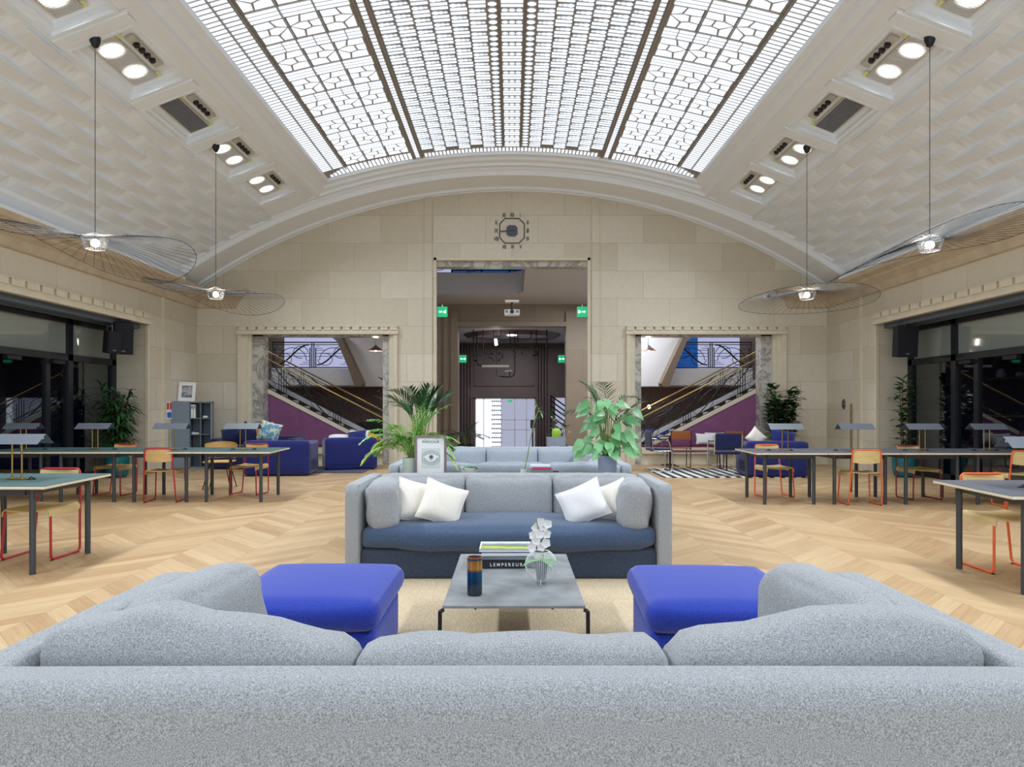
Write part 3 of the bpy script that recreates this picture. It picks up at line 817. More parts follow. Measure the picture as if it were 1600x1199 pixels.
# --- stair halls behind the niches
def stair_side(s, nm):
    def X(x): return s*x
    zs = lambda x: 1.83+(x-5.98)*.512          # top line of the stringer against |x|
    poly = [(X(2.6), .05), (X(6.6), .05), (X(6.6), zs(6.6)-.10), (X(3.0), zs(3.0)-.10 if zs(3.0) > .2 else .1)]
    t = MB(); x0 = 5.98-(1.83-.15)/.512
    t.prism([(X(x0), 0), (X(6.6), 0), (X(6.6), zs(6.6)-.1), (X(x0), zs(x0)-.1)], YB+.43, YB+.47)
    struct('wall_%s_stair_side' % nm, t, M['purple'], smooth=False)
    t = MB(); t.prism([(X(x0-.2), zs(x0-.2)-.1), (X(6.6), zs(6.6)-.1), (X(6.6), zs(6.6)), (X(x0-.2), zs(x0-.2))], YB+.41, YB+.50)
    struct('trim_%s_stringer' % nm, t, M['trim_stone'], smooth=False)
    t = MB(); t.prism([(X(x0-.2), zs(x0-.2)-.12), (X(7.2), zs(7.2)-.12), (X(7.2), zs(7.2)), (X(x0-.2), zs(x0-.2))], 18.25, 18.4)
    struct('trim_%s_far_stringer' % nm, t, M['hall_ceiling'], smooth=False)
    t = MB(); x = x0; z = 0
    while x < 7.5:
        t.box(min(X(x), X(x+.3)), max(X(x), X(x+.3)), YB+.5, 18.25, z-.35 if z > .3 else 0, z+.02); x += .3; z += .3*.512
    struct('trim_%s_stair_steps' % nm, t, M['hall_ceiling'], smooth=False)
    # bench
    t = MB(); a, b = min(X(3.09), X(5.95)), max(X(3.09), X(5.95))
    t.box(a, b, YB+.02, YB+.42, .26, .42); t.box(a, b, YB+.1, YB+.42, 0, .26); t.box(a, b, YB+.06, YB+.1, 0, .03)
    bench = thing('stone_bench', 'pale stone bench with a plum seat pad in the %s stair niche' % nm, 'bench', (0, 0, 0))
    t.obj('bench_base', M['trim_stone'], bench, smooth=False)
    MB().box(a+.02, b-.02, YB+.01, YB+.40, .42, .465).obj('seat_pad', M['plum'], bench, bevel=.01)
    # railings
    for (yy, wh, hh) in ((YB+.46, 'near', .74), (18.3, 'far', .76)):
        lab = 'brass handrail over black scroll ironwork on the %s side of the %s staircase' % (wh, nm)
        base = (X(2.95), yy, zs(2.95))
        g = thing('stair_railing', lab, 'railing', base)
        mb = MB(); ironwork(mb, (0, 0, 0), (X(4.0), 0, 4.0*.512), hh*.93, .0095, bays=3); mb.obj('scrollwork', M['iron'], g, ang=60)
        mb = MB(); mb.tube([(X(0), 0, hh-.02), (X(4.0), 0, 4.0*.512+hh-.02)], .021, 10); mb.obj('handrail', M['brass_rail'], g)
    # gallery bulkhead: light fascia, brown edge, frosted and blue windows behind ironwork
    YG = 21.0
    def pz(px, py, Y=YG):
        v = at(px, py, Y); return (s*abs(v.x), v.z)
    t = MB(); t.prism([pz(424, 575), pz(549, 576), pz(562, 603), pz(424, 603)], YG, YG+.3)
    struct('wall_%s_gallery_front' % nm, t, M['hall_ceiling'], smooth=False)
    t = MB(); t.prism([pz(535, 520), pz(541, 534), pz(555, 563), pz(572, 600), pz(569, 605), pz(560, 605), pz(549, 574), pz(533, 536), pz(522, 528), pz(515, 520)], YG-.5, YG+.05)
    struct('trim_%s_gallery_edge' % nm, t, M['edge_brown'], smooth=False)
    t = MB(); t.prism([pz(530, 515), pz(548, 548), pz(571, 604), pz(632, 604), pz(632, 515)], YG-.02, YG+.3)
    struct('wall_%s_bulkhead' % nm, t, M['hall_ceiling'], smooth=False)
    v0, v1 = pz(424, 575)[0], pz(552, 575)[0]; zb = pz(424, 575)[1]
    t = MB(); t.box(min(v0, v1), max(v0, v1), YG+1.2, YG+1.25, zb-.1, zb+1.25)
    wno = {'left': 7, 'right': 8}[nm]
    struct('window_%d' % wno, t, M['frosted'], smooth=False)
    if s > 0:
        t = MB(); t.box(v1-.2, v1+(v0-v1)*.45, YG+1.1, YG+1.15, zb-.1, zb+1.25); struct('window_9', t, M['blue_win'], smooth=False)
    g = thing('balcony_railing', 'black scroll ironwork balcony before frosted glass, above the %s staircase' % nm, 'railing', (v0, YG+.05, zb))
    mb = MB(); ironwork(mb, (0, 0, 0), (v1-v0, 0, 0), .78, .016, bays=2); mb.obj('scrollwork', M['iron'], g, ang=60)
    mb = MB(); mb.tube([(0, 0, .79), (v1-v0, 0, .79)], .02); mb.obj('handrail', M['iron'], g)
    t = MB(); t.box(min(X(2.95), X(9)), max(X(2.95), X(9)), YG, YI, 2.0, 2.05); struct('ceiling_%s_under_gallery' % nm, t, M['brown_dark'], smooth=False)
    t = MB(); t.box(min(X(2.95), X(9)), max(X(2.95), X(9)), YG+1.9, YG+1.95, 0, 2.02); struct('wall_%s_lounge' % nm, t, M['brown_dark'], smooth=False)
    # pendant
    v = at(587, 547, 18.9)
    g = thing('pendant_lamp', 'small bronze cone pendant lit warm above the %s staircase' % nm, 'lamp', (s*abs(v.x), 18.9, v.z))
    MB().lathe([(.03, .13), (.06, .09), (.21, -.02), (.20, -.03), (.05, .07)], 24).obj('lamp_shade', M['brown_dark'], g, ang=50)
    MB().lathe([(.0, -.05), (.028, -.03), (.028, .01), (.0, .03)], 12).obj('bulb', M['bulb'], g)
    mb = MB(); mb.cyl((0, 0, .12), .006, .22, 6); mb.obj('cord', M['black'], g)
    MB().lathe([(.02, .34), (.05, .40), (.05, .42)], 16).obj('canopy', M['black'], g)
    pl = bpy.data.lights.new('pendant_light', 'POINT'); pl.energy = 9; pl.color = (1, .84, .66); pl.shadow_soft_size = .05
    po = bpy.data.objects.new('pendant_light', pl); COL.objects.link(po); po.parent = g; po.location = (0, 0, -.1)
stair_side(-1, 'left'); stair_side(1, 'right')
# unseen lamps added to fill the halls with light, then the ceiling ring's own lamp
for i, (x, y, e) in enumerate(((3.0, 20.0, 100), (-6.5, 19.5, 18), (6.5, 19.5, 18), (0, 26.6, 55))):
    z = 4.18 if y > 24 else 4.83
    g = thing('fill_and_ring_light', ['unseen fill light added at the white hall ceiling', 'unseen fill light added above the left staircase', 'unseen fill light added above the right staircase', 'round recessed light inside the entrance ceiling ring'][i], 'light', (x, y, z))
    MB().cyl((0, 0, 0), .18, .02, 24).obj('lens', M['bulb_w'], g)
    al = bpy.data.lights.new('fill_and_ring_source', 'AREA'); al.shape = 'DISK'; al.size = .5; al.energy = e; al.color = (.93, .96, 1.0)
    ao = bpy.data.objects.new('fill_and_ring_source', al); COL.objects.link(ao); ao.parent = g; ao.location = (0, 0, -.06)

# ================================================================== SOFAS
def sofa(name, label, cx, y0, y1, facing, W=2.57, H=.757, fab='grey_fab', seat='blue_grey_fab', base='base_fab', closeup=False, cat='sofa', group=None, corner=.0):
    """local frame: +Y is the back of the sofa, the front edge at y=0. facing=-1 looks at the camera, +1 looks away"""
    D = abs(y1-y0)
    g = thing(name, label, cat, (cx, y0 if facing < 0 else y1, 0), 0 if facing < 0 else pi, group)
    at_, bt = .125, .17
    n = 14 if closeup else 8
    MB().soft((-W/2+at_/2, D/2, H/2+.01), (at_, D, H-.02), .035, (.0, .0, .0), n).obj('arm', M[fab], g, ang=80)
    MB().soft((W/2-at_/2, D/2, H/2+.01), (at_, D, H-.02), .035, (.0, .0, .0), n).obj('arm', M[fab], g, ang=80)
    MB().soft((0, D-bt/2, H/2+.01), (W-.01 if closeup else W-2*at_+.02, bt, H-.02), .055, (0, .01, .004), n+8).obj('back_frame', M[fab], g, ang=80)
    MB().soft((0, (D-bt)/2+.02, .125), (W-2*at_-.004, D-bt-.03, .23), .02).obj('base', M[base], g, ang=80)
    def seatfn(o, p):
        wv = .012*sin(p[0]*7+1)+.01*sin(p[0]*13)
        return [o[0], o[1]+(-.02*(1-p[0]**2) if p[1] < 0 else 0), o[2]+(wv if p[2] < 0 and p[1] < -.3 else wv*.3)]
    MB().soft((0, (D-bt)/2+.005, .325), (W-2*at_-.006, D-bt-.01, .19), .075, (0, .02, .035), 14, seatfn).obj('seat_cushion', M[seat], g, ang=80)
    cw = (W-2*at_)/3
    for i in (-1, 0, 1):
        def fn(o, p, i=i):
            top = max(0, p[2]); tt = (p[0]*i+1)/2; e = corner*((tt-max(0, tt-.66)*1.9) if i else 0)*top
            wr = .006*sin(p[0]*9+i*2+p[2]*3)
            sag = -.012*(1-abs(p[0]))*0
            return [o[0], o[1]+(.03*p[2] if True else 0)-e*.5, o[2]+e+wr+sag]
        MB().soft((i*cw, D-bt-.075-(.05 if closeup else 0), .575 if closeup else .565), (cw+.006 if closeup else cw-.004, .19, .39), .062 if closeup else .08, (.0, .035, .012), 12, fn).obj('back_cushion', M[fab], g, ang=80)
    for i in (-1, 1):
        R_ = Matrix.Rotation(i*-.10, 3, 'Z') @ Matrix.Rotation(i*.10, 3, 'Y')
        def fn(o, p):
            wr = .008*sin(p[1]*8+p[2]*5); return [o[0]+wr, o[1], o[2]-(.02 if p[1] > .5 else 0)*p[2]]
        MB().soft((i*(W/2-at_-.135), .345, .60 if closeup else .565), (.235, .66, .395), .09, (.025, .0, .01), 12, fn, R_).obj('arm_cushion', M[fab], g, ang=80)
    return g
sofa('sofa', 'large grey melange sofa in the foreground, seen from behind its long back', 0, 1.44, 2.52, 1, closeup=True, corner=.105, W=2.56)
sofa('sofa', 'grey sofa with dark blue seat and four scatter pillows facing the camera', -.027, 5.31, 6.3, -1)
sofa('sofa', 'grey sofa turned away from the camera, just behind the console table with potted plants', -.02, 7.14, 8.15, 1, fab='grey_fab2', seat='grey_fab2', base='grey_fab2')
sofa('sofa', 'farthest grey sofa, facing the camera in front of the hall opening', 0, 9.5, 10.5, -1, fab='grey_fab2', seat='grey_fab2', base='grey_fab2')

def pillow(name, label, loc, size, rot, mat, group=None, th=.16, cat='pillow'):
    n = 12; mb = MB(); vs = []; wx, wz = size
    for sd in (-1, 1):
        for i in range(n+1):
            for j in range(n+1):
                u, v = -1+2*i/n, -1+2*j/n
                t_ = th/2*(max(0, (1-u**4))*max(0, (1-v**4)))**.6*(1-.25*(u*u+v*v)/2)+.004*sin(u*6+v*4)*(1-u*u)*(1-v*v)
                pinch = 1-.09*(1-abs(v)**2)*abs(u)**3; pz_ = 1-.09*(1-abs(u)**2)*abs(v)**3
                vs.append((u*wx/2*pinch, sd*t_, v*wz/2*pz_))
    fs = []; K = (n+1)*(n+1)
    for i in range(n):
        for j in range(n):
            a = i*(n+1)+j; q = (a, a+n+1, a+n+2, a+1); fs.append(q); fs.append(tuple(K+x for x in reversed(q)))
    mb.add(vs, fs)
    o = mb.obj(name, mat, None, ang=120, loc=loc); o.rotation_euler = rot
    # thin piping round the edge
    p = MB(); ed = []
    for u in [k/10 for k in range(-10, 10)]: ed.append((u, -1))
    for v in [k/10 for k in range(-10, 10)]: ed.append((1, v))
    for u in [k/10 for k in range(10, -10, -1)]: ed.append((u, 1))
    for v in [k/10 for k in range(10, -10, -1)]: ed.append((-1, v))
    p.tube([(u*wx/2*(1-.09*(1-abs(v)**2)*abs(u)**3), 0, v*wz/2*(1-.09*(1-abs(u)**2)*abs(v)**3)) for u, v in ed], .004, 5, closed=True)
    p.obj('piping', mat, o)
    return tag(o, label, cat, group)
pillow('scatter_pillow', 'cream pillow leaning at the left end of the middle sofa, outermost of the left pair', (-.80, 5.66, .575), (.34, .36), (radians(-20), radians(16), radians(32)), M['cream_fab'])
pillow('scatter_pillow', 'cream pillow of the left pair nearer the middle, on the dark blue seat', (-.57, 5.58, .57), (.36, .35), (radians(-24), radians(20), radians(8)), M['cream_fab'])
pillow('scatter_pillow', 'large white pillow tilted at the right of the middle sofa, before a blush one', (.58, 5.58, .57), (.38, .33), (radians(-24), radians(-24), radians(-8)), M['white_fab'])
pillow('scatter_pillow', 'blush white pillow tucked behind the large white one by the right arm cushion', (.82, 5.68, .565), (.33, .34), (radians(-18), radians(-22), radians(-34)), M['cream_fab'])

# ottomans
def ottoman(label, cx, cy, rz):
    g = thing('ottoman', label, 'ottoman', (cx, cy, 0), rz, 'royal blue ottomans')
    MB().soft((0, 0, .135), (.74, .80, .27), .03, (0,0,0), 8).obj('base', M['royal'], g, ang=80)
    MB().soft((0, 0, .345), (.80, .88, .15), .07, (.0, .01, .03), 12).obj('seat_cushion', M['royal'], g, ang=80)
    p = MB(); w_, d_ = .385, .425
    p.tube(fillet([(0, -d_, .30), (w_, -d_, .30), (w_, d_, .30), (-w_, d_, .30), (-w_, -d_, .30), (-.01, -d_, .30)], .05), .005, 5); p.obj('piping', M['royal'], g)
ottoman('royal blue ottoman left of the slate coffee table', -1.04, 3.68, 0)
ottoman('royal blue ottoman right of the slate coffee table', 1.06, 3.64, radians(-3))

# rug
t = MB(); t.box(-1.25, 1.25, 1.9, 5.5, 0, .012); tag(t.obj('area_rug', M['rug'], None, smooth=False), 'tan jute rug under the coffee table and ottomans', 'rug')

# coffee table
g = thing('coffee_table', 'low slate topped coffee table on dark bent tube legs', 'table', (.01, 4.1, .012))
MB().box(-.365, .365, -.62, .62, .315, .33).obj('tabletop', M['slate'], g, smooth=False, bevel=.003)
for s in (-1, 1):
    mb = MB(); mb.tube(fillet([(-.36*1, s*.60, .303), (-.378, s*.61, .30), (-.380, s*.61, .0)], .06), .011); mb.obj('leg', M['black_metal'], g)
    mb = MB(); mb.tube(fillet([(.36*1, s*.60, .303), (.378, s*.61, .30), (.380, s*.61, .0)], .06), .011); mb.obj('leg', M['black_metal'], g)
mb = MB(); mb.tube([(-.2, -.56, .30), (-.2, .5, .30)], .008); mb.tube([(.2, -.56, .30), (.2, .5, .30)], .008); mb.obj('under_frame', M['black_metal'], g)
ZT = .342
# vase
m_v, N, L, b = new_mat('blue_copper_glass'); b.inputs['Roughness'].default_value = .22; b.inputs['Metallic'].default_value = .6
tc = N.new('ShaderNodeTexCoord'); sx = N.new('ShaderNodeSeparateXYZ'); L.new(tc.outputs['Object'], sx.inputs[0])
r = N.new('ShaderNodeValToRGB'); e = r.color_ramp.elements
e[0].position = 0; e[0].color = srgb(60, 62, 66); e[1].position = 1; e[1].color = srgb(170, 110, 56)
k = e.new(.25); k.color = srgb(70, 78, 86); k = e.new(.35); k.color = srgb(24, 74, 110); k = e.new(.62); k.color = srgb(30, 88, 132)
k = e.new(.66); k.color = srgb(176, 108, 50); k = e.new(.70); k.color = srgb(214, 160, 84); k = e.new(.90); k.color = srgb(200, 140, 76); k = e.new(.93); k.color = srgb(40, 90, 120)
md = N.new('ShaderNodeMath'); md.operation = 'DIVIDE'; L.new(sx.outputs[2], md.inputs[0]); md.inputs[1].default_value = .205
L.new(md.outputs[0], r.inputs['Fac']); L.new(r.outputs['Color'], b.inputs['Base Color'])
v = at(741, 936, 3.65)
o = MB().lathe([(.036, 0), (.041, .004), (.041, .203), (.037, .205), (.035, .06), (.0, .055)], 32).obj('vase', [m_v], None, ang=40, loc=(v.x, 3.69, ZT))
tag(o, 'blue glass cylinder vase with a copper band on the coffee table', 'vase')
# books
def book(label, loc, size, rz, cov, title=None, group=None, tcol='white', tsize=.03, name='book', art=None, pagecol='paper'):
    w_, d_, h_ = size
    g = thing(name, label, 'book', loc, rz, group)
    mb = MB(); mb.box(-w_/2, w_/2, -d_/2, d_/2, 0, .003); mb.box(-w_/2, w_/2, -d_/2, d_/2, h_-.003, h_); mb.box(-w_/2, w_/2, -d_/2, -d_/2+.004, 0, h_); mb.obj('cover', cov, g, smooth=False)
    MB().box(-w_/2+.004, w_/2-.004, -d_/2+.004, d_/2-.005, .003, h_-.003).obj('pages', M[pagecol], g, smooth=False)
    if title: text_mesh('title', title, tsize, M[tcol], g, (-.014, -d_/2-.001, h_/2-.001), (radians(90), 0, 0))
    if art: MB().box(-w_/2+.01, w_/2-.01, -d_/2+.012, d_/2-.012, h_, h_+.0008).obj('cover_picture', art, g, smooth=False)
    return g
def picture(name, stops, scale=(1, 1, 1), noise=3.0, axis=1, mixn=.4, lo=-.2, hi=.2):
    m, N, L, b = new_mat(name); b.inputs['Roughness'].default_value = .5
    tc = N.new('ShaderNodeTexCoord'); sx = N.new('ShaderNodeSeparateXYZ'); L.new(tc.outputs['Object'], sx.inputs[0])
    n = N.new('ShaderNodeTexNoise'); n.inputs['Scale'].default_value = noise; n.inputs['Detail'].default_value = 5; L.new(tc.outputs['Object'], n.inputs['Vector'])
    mr = N.new('ShaderNodeMapRange'); mr.inputs['From Min'].default_value = lo; mr.inputs['From Max'].default_value = hi; L.new(sx.outputs[axis], mr.inputs['Value'])
    ma = N.new('ShaderNodeMath'); ma.operation = 'MULTIPLY_ADD'; L.new(n.outputs['Fac'], ma.inputs[0]); ma.inputs[1].default_value = mixn
    sb = N.new('ShaderNodeMath'); sb.operation = 'SUBTRACT'; L.new(mr.outputs[0], sb.inputs[0]); sb.inputs[1].default_value = mixn/2; L.new(sb.outputs[0], ma.inputs[2])
    r = N.new('ShaderNodeValToRGB'); e = r.color_ramp.elements; e[0].position = stops[0][0]; e[0].color = stops[0][1]; e[1].position = stops[-1][0]; e[1].color = stops[-1][1]
    for p, c in stops[1:-1]: k = e.new(p); k.color = c
    L.new(ma.outputs[0], r.inputs['Fac']); L.new(r.outputs['Color'], b.inputs['Base Color']); return m
M['landscape'] = picture('landscape_cover', [(0, srgb(120, 130, 110)), (.25, srgb(206, 206, 70)), (.4, srgb(120, 150, 80)), (.55, srgb(110, 120, 120)), (.75, srgb(170, 180, 190)), (1, srgb(225, 230, 240))], noise=9, lo=-.12, hi=.12)
M['bk_black'] = plain('black_book_cloth', srgb(30, 32, 38), .6)
M['bk_grey'] = plain('grey_book_cloth', srgb(130, 136, 142), .6)
M['bk_white'] = plain('white_book_cover', srgb(226, 230, 236), .5)
M['bk_pink'] = plain('pink_book_cover', srgb(206, 70, 110), .5); M['bk_coral'] = plain('coral_book_cover', srgb(240, 120, 104), .5)
bx_, by_ = -.03, 4.42
GB = 'books stacked on the coffee table'
book('thick black book with white capital letters on its spine, lowest on the coffee table', (bx_+.005, by_, ZT), (.34, .27, .05), radians(1), M['bk_black'], 'L E M P E R E U R', GB, tsize=.0275)
book('grey book lying on the thick black one', (bx_-.005, by_+.01, ZT+.051), (.32, .26, .022), radians(-1), M['bk_grey'], None, GB)
book('white book in the middle of the coffee table stack', (bx_, by_+.01, ZT+.074), (.33, .26, .022), radians(1.5), M['bk_white'], None, GB)
book('book with a yellow green landscape cover, topmost on the coffee table', (bx_-.012, by_+.01, ZT+.097), (.33, .25, .020), radians(0), M['bk_white'], None, GB, art=M['landscape'])
# wire basket with orchid
v = at(846, 917, 3.89)
g = thing('orchid_pot', 'white orchid in a round white wire basket on the coffee table', 'plant', (v.x, 3.93, ZT))
mb = MB(); R0 = .092
for k in range(26):
    a = pi*k/26; mb.tube([(R0*cos(a)*sin(th_), R0*sin(a)*sin(th_), .105+R0*cos(th_)) for th_ in [.55+(2*pi-1.1)*0+ (pi-.55)*j/14 for j in range(15)]], .0011, 4)
    mb.tube([(-R0*cos(a)*sin(th_), -R0*sin(a)*sin(th_), .105+R0*cos(th_)) for th_ in [.55+(pi-.55)*j/14 for j in range(15)]], .0011, 4)
for z in (.105+R0*cos(.55),): mb.tube([(R0*sin(.55)*cos(2*pi*k/24), R0*sin(.55)*sin(2*pi*k/24), z) for k in range(24)], .002, 5, closed=True)
for a in (.4, 2.5, 4.6): mb.cyl((.04*cos(a), .04*sin(a), 0), .003, .03, 6)
mb.obj('wire_basket', M['white'], g)
mb = MB().lathe([(.026, .022), (.040, .125), (.036, .127), (.0, .12)], 20); mb.obj('inner_pot', M['bk_grey'], g)
mb = MB(); stem = fillet([(0, 0, .12), (.01, 0, .22), (-.02, -.02, .33), (-.03, -.03, .38)], .1); mb.tube(stem, .003, 5)
mb.tube([(.01, .01, .12), (.02, .01, .24), (.01, -.01, .30)], .003, 5); mb.obj('stem', M['stem'], g)
def blade(mb, base, d, L_, w_, droop=.3, n=4, fold=0, up=Vector((0, 0, 1)), shape='lance'):
    base = Vector(base); d = Vector(d).normalized(); side = d.cross(up)
    side = side.normalized() if side.length > 1e-4 else Vector((1, 0, 0))
    nrm = side.cross(d); p = base.copy(); vs = []; dd = d.copy()
    for i in range(n+1):
        t = i/n
        if shape == 'lance': ww = w_*(sin(pi*min(1, t*.92+.08))**.8)
        elif shape == 'heart': ww = w_*[.55, 1.0, .82, .45, 0][min(4, int(round(t*4)))]
        else: ww = w_*(sin(pi*t)**.6)
        if i == n: ww = .0005
        vs += [p-side*ww/2+nrm*fold*ww, p, p+side*ww/2+nrm*fold*ww]
        dd = (dd+Vector((0, 0, -droop/n))).normalized(); p = p+dd*(L_/n)
    fs = []
    for i in range(n):
        a = i*3; fs += [(a, a+1, a+4, a+3), (a+1, a+2, a+5, a+4)]
    mb.add(vs, fs)
for a in (.5, 2.1, 3.7, 5.2, 6.2): mb = MB(); blade(mb, (0, 0, .125), (cos(a), sin(a), .45), .135, .045, .9, 5, .12); mb.obj('leaf', M['leaf_pale'], g, ang=80)
fl = MB(); random.seed(3)
M['petal'] = plain('white_petal', srgb(246, 244, 242), .6)
for (x, z) in ((-.055, .215), (-.03, .25), (.0, .215), (.025, .24), (-.01, .29), (.03, .285), (-.03, .32), (.015, .33), (-.005, .355), (.035, .345), (-.045, .28)):
    c = Vector((x, -.02+random.uniform(-.02, .02), z)); tw = random.uniform(0, 1)
    for k in range(5):
        a = tw+2*pi*k/5; dx = Vector((cos(a), -.35, sin(a))).normalized(); blade(fl, c, dx, .031, .028, .1, 6, .1, Vector((0, -1, 0)), 'oval')
    fl.soft((c.x, c.y-.006, c.z), (.01, .01, .01), .005, n=2)
fl.obj('blossom', M['petal'], g, ang=80)

# ================================================================== CONSOLE TABLE BEHIND THE MIDDLE SOFA
g = thing('console_table', 'narrow dark console table between the two grey sofas', 'table', (0, 6.56, 0))
MB().box(-1.15, 1.15, -.2, .2, .68, .705).obj('tabletop', M['black_metal'], g, smooth=False)
for sx_ in (-1, 1):
    for sy in (-1, 1): MB().box(sx_*1.1-.02, sx_*1.1+.02, sy*.16-.02, sy*.16+.02, 0, .68).obj('leg', M['black_metal'], g, smooth=False)
ZK = .705
# framed eye poster
g = thing('framed_poster', 'brown framed print of a grey pencil drawn eye leaning on the console table', 'picture', (at(673, 742, 6.47).x, 6.46, ZK), radians(2))
pw, ph_ = .30, .385
mb = MB()
for a, b, c, d in ((-pw/2, pw/2, 0, .022), (-pw/2, pw/2, ph_-.022, ph_), (-pw/2, -pw/2+.022, .022, ph_-.022), (pw/2-.022, pw/2, .022, ph_-.022)): mb.box(a, b, -.012, .012, c, d)
M['frame_brown'] = plain('taupe_wood_frame', srgb(128, 112, 114), .5, var=.06)
mb.obj('frame', M['frame_brown'], g, smooth=False)
MB().box(-pw/2+.02, pw/2-.02, -.004, .006, .02, ph_-.02).obj('print', M['paper'], g, smooth=False)
def eye_mat():
    m, N, L, b = new_mat('pencil_eye_drawing'); b.inputs['Roughness'].default_value = .7
    tc = N.new('ShaderNodeTexCoord'); mp = N.new('ShaderNodeMapping'); mp.inputs['Scale'].default_value = (1, 1, 1.35); L.new(tc.outputs['Object'], mp.inputs['Vector'])
    ln = N.new('ShaderNodeVectorMath'); ln.operation = 'LENGTH'; L.new(mp.outputs[0], ln.inputs[0])
    n = N.new('ShaderNodeTexNoise'); n.inputs['Scale'].default_value = 60; L.new(tc.outputs['Object'], n.inputs['Vector'])
    ad = N.new('ShaderNodeMath'); ad.operation = 'MULTIPLY_ADD'; L.new(n.outputs['Fac'], ad.inputs[0]); ad.inputs[1].default_value = .012; L.new(ln.outputs['Value'], ad.inputs[2])
    r = N.new('ShaderNodeValToRGB'); e = r.color_ramp.elements; e[0].position = 0; e[0].color = srgb(70, 74, 74); e[1].position = 1; e[1].color = srgb(214, 220, 216)
    for p, c in ((.10, (60, 64, 64)), (.14, (150, 156, 152)), (.28, (130, 138, 134)), (.33, (232, 236, 232)), (.52, (220, 224, 220)), (.58, (120, 126, 124)), (.66, (206, 212, 208)), (.8, (176, 184, 180))): k = e.new(p); k.color = srgb(*c)
    md = N.new('ShaderNodeMath'); md.operation = 'MULTIPLY'; L.new(ad.outputs[0], md.inputs[0]); md.inputs[1].default_value = 9.0
    L.new(md.outputs[0], r.inputs['Fac']); L.new(r.outputs['Color'], b.inputs['Base Color']); return m
MB().box(-.088, .088, -.0052, -.0045, -.095, .09).obj('drawing', eye_mat(), g, smooth=False, loc=(.003, 0, .175))
mm = MB(); mm.prism([(-.07+.14*k/12, .004+.03*sin(pi*k/12)) for k in range(13)]+[(.07-.14*k/12, .0-.022*sin(pi*k/12)) for k in range(13)], -.0058, -.0053); mm.obj('drawing', M['paper'], g, smooth=False, loc=(.006, 0, .18))
m2 = MB(); m2.cyl((0, -.0060, 0), .022, .0005, 20, axis='y'); m2.obj('drawing', M['bk_grey'], g, smooth=False, loc=(.006, 0, .183))
m2 = MB(); m2.cyl((0, -.0066, 0), .009, .0005, 16, axis='y'); m2.obj('drawing', M['bk_black'], g, smooth=False, loc=(.006, 0, .183))
text_mesh('title', 'PHILOCALIE', .030, M['bk_grey'], g, (0, -.0055, .325), (radians(90), 0, 0), .0003)
MB().box(-.01, .01, .012, .12, 0, .01).obj('easel_foot', M['black_metal'], g)

# --- palms and plants ---------------------------------------------------------
def frond(mb, base, az, elev, L_, arch, nl, ll, lw, droop=.5, vee=.9, start=.18, n=10, taper=True):
    """feather palm frond: arching rachis with paired leaflets"""
    base = Vector(base); d = Vector((cos(az)*cos(elev), sin(az)*cos(elev), sin(elev))); p = base.copy(); pts = [p.copy()]; ds = [d.copy()]
    for i in range(n):
        d = (d+Vector((0, 0, -arch/n))).normalized(); p = p+d*(L_/n); pts.append(p.copy()); ds.append(d.copy())
    mb.tube(pts, .005 if L_ > .3 else .002, 4, r2=.001)
    for i in range(nl):
        t = start+(1-start)*i/(nl-1); f = t*n; k = min(int(f), n-1); q = pts[k].lerp(pts[k+1], f-k); dd = ds[k]
        side = dd.cross(Vector((0, 0, 1))); side = side.normalized() if side.length > 1e-3 else Vector((1, 0, 0))
        l2 = ll*(sin(pi*(.15+.8*t))**.6) if taper else ll
        for sg in (-1, 1):
            v = (side*sg*vee+dd*(.75+.3*t)+Vector((0, 0, random.uniform(.0, .25)))).normalized()
            blade(mb, q, v, l2*random.uniform(.85, 1.1), lw, droop*random.uniform(.7, 1.3), 3, .1)
def pot(g, r0, r1, h, mat, soil=True, prof=None):
    p = prof or [(r0, 0), (r1, h*.98), (r1, h), (r1*.9, h), (r1*.88, h*.88)]
    pt_ = MB().lathe(p, 32).obj('pot', mat, g, ang=40)
    if soil: MB().cyl((0, 0, h*.82), r1*.9, h*.06, 24).obj('soil', M['soil'], pt_)
def palm(name, label, loc, potargs, nf, L_, mats, seed, elev=(.9, 1.35), arch=1.0, nl=16, ll=.14, lw=.016, stems=6, z0=None, sh=0, spread=.03, az0=0, azr=2*pi, droop=.5, lv=.4, cat='plant', vee=.9):
    random.seed(seed); g = thing(name, label, cat, loc)
    if potargs: pot(g, *potargs)
    zb = z0 if z0 is not None else (potargs[2]*.85 if potargs else 0)
    st = MB(); fl_ = [MB() for _ in mats]
    for i in range(nf):
        az = az0+azr*(i/nf)+random.uniform(-.25, .25); e = random.uniform(*elev); bx = cos(az)*spread*random.random(); by = sin(az)*spread*random.random()
        h = sh*random.uniform(lv, 1) if sh else 0
        tip = Vector((bx*2+cos(az)*h*.06, by*2+sin(az)*h*.06, zb+h))
        if h: st.tube([(bx, by, zb-.03), (bx*1.5, by*1.5, zb+h*.5), tuple(tip)], .008 if h > .5 else .004, 6, r2=.004)
        frond(fl_[i % len(mats)], tip if h else (bx, by, zb-.02), az, e, L_*random.uniform(.8, 1.1), arch*random.uniform(.8, 1.25), nl, ll, lw, droop, vee)
    if sh: st.obj('stem', M['bark'] if sh > .5 else M['stem'], g)
    for mb, m in zip(fl_, mats): mb.obj('foliage', M[m], g, ang=80)
    return g
pz1 = at(641, 742, 6.5)
palm('potted_palm', 'bright green feathery palm in a pale green cylinder pot on the left of the console', (at(642, 742, 6.56).x, 6.56, ZK), (.075, .08, .17, M['celadon']), 30, .50, ['leaf_bright', 'leaf_yellow', 'leaf_bright'], 5, (.75, 1.5), 1.9, 17, .12, .017, sh=.16, droop=.8, az0=-.2, azr=pi+.5)
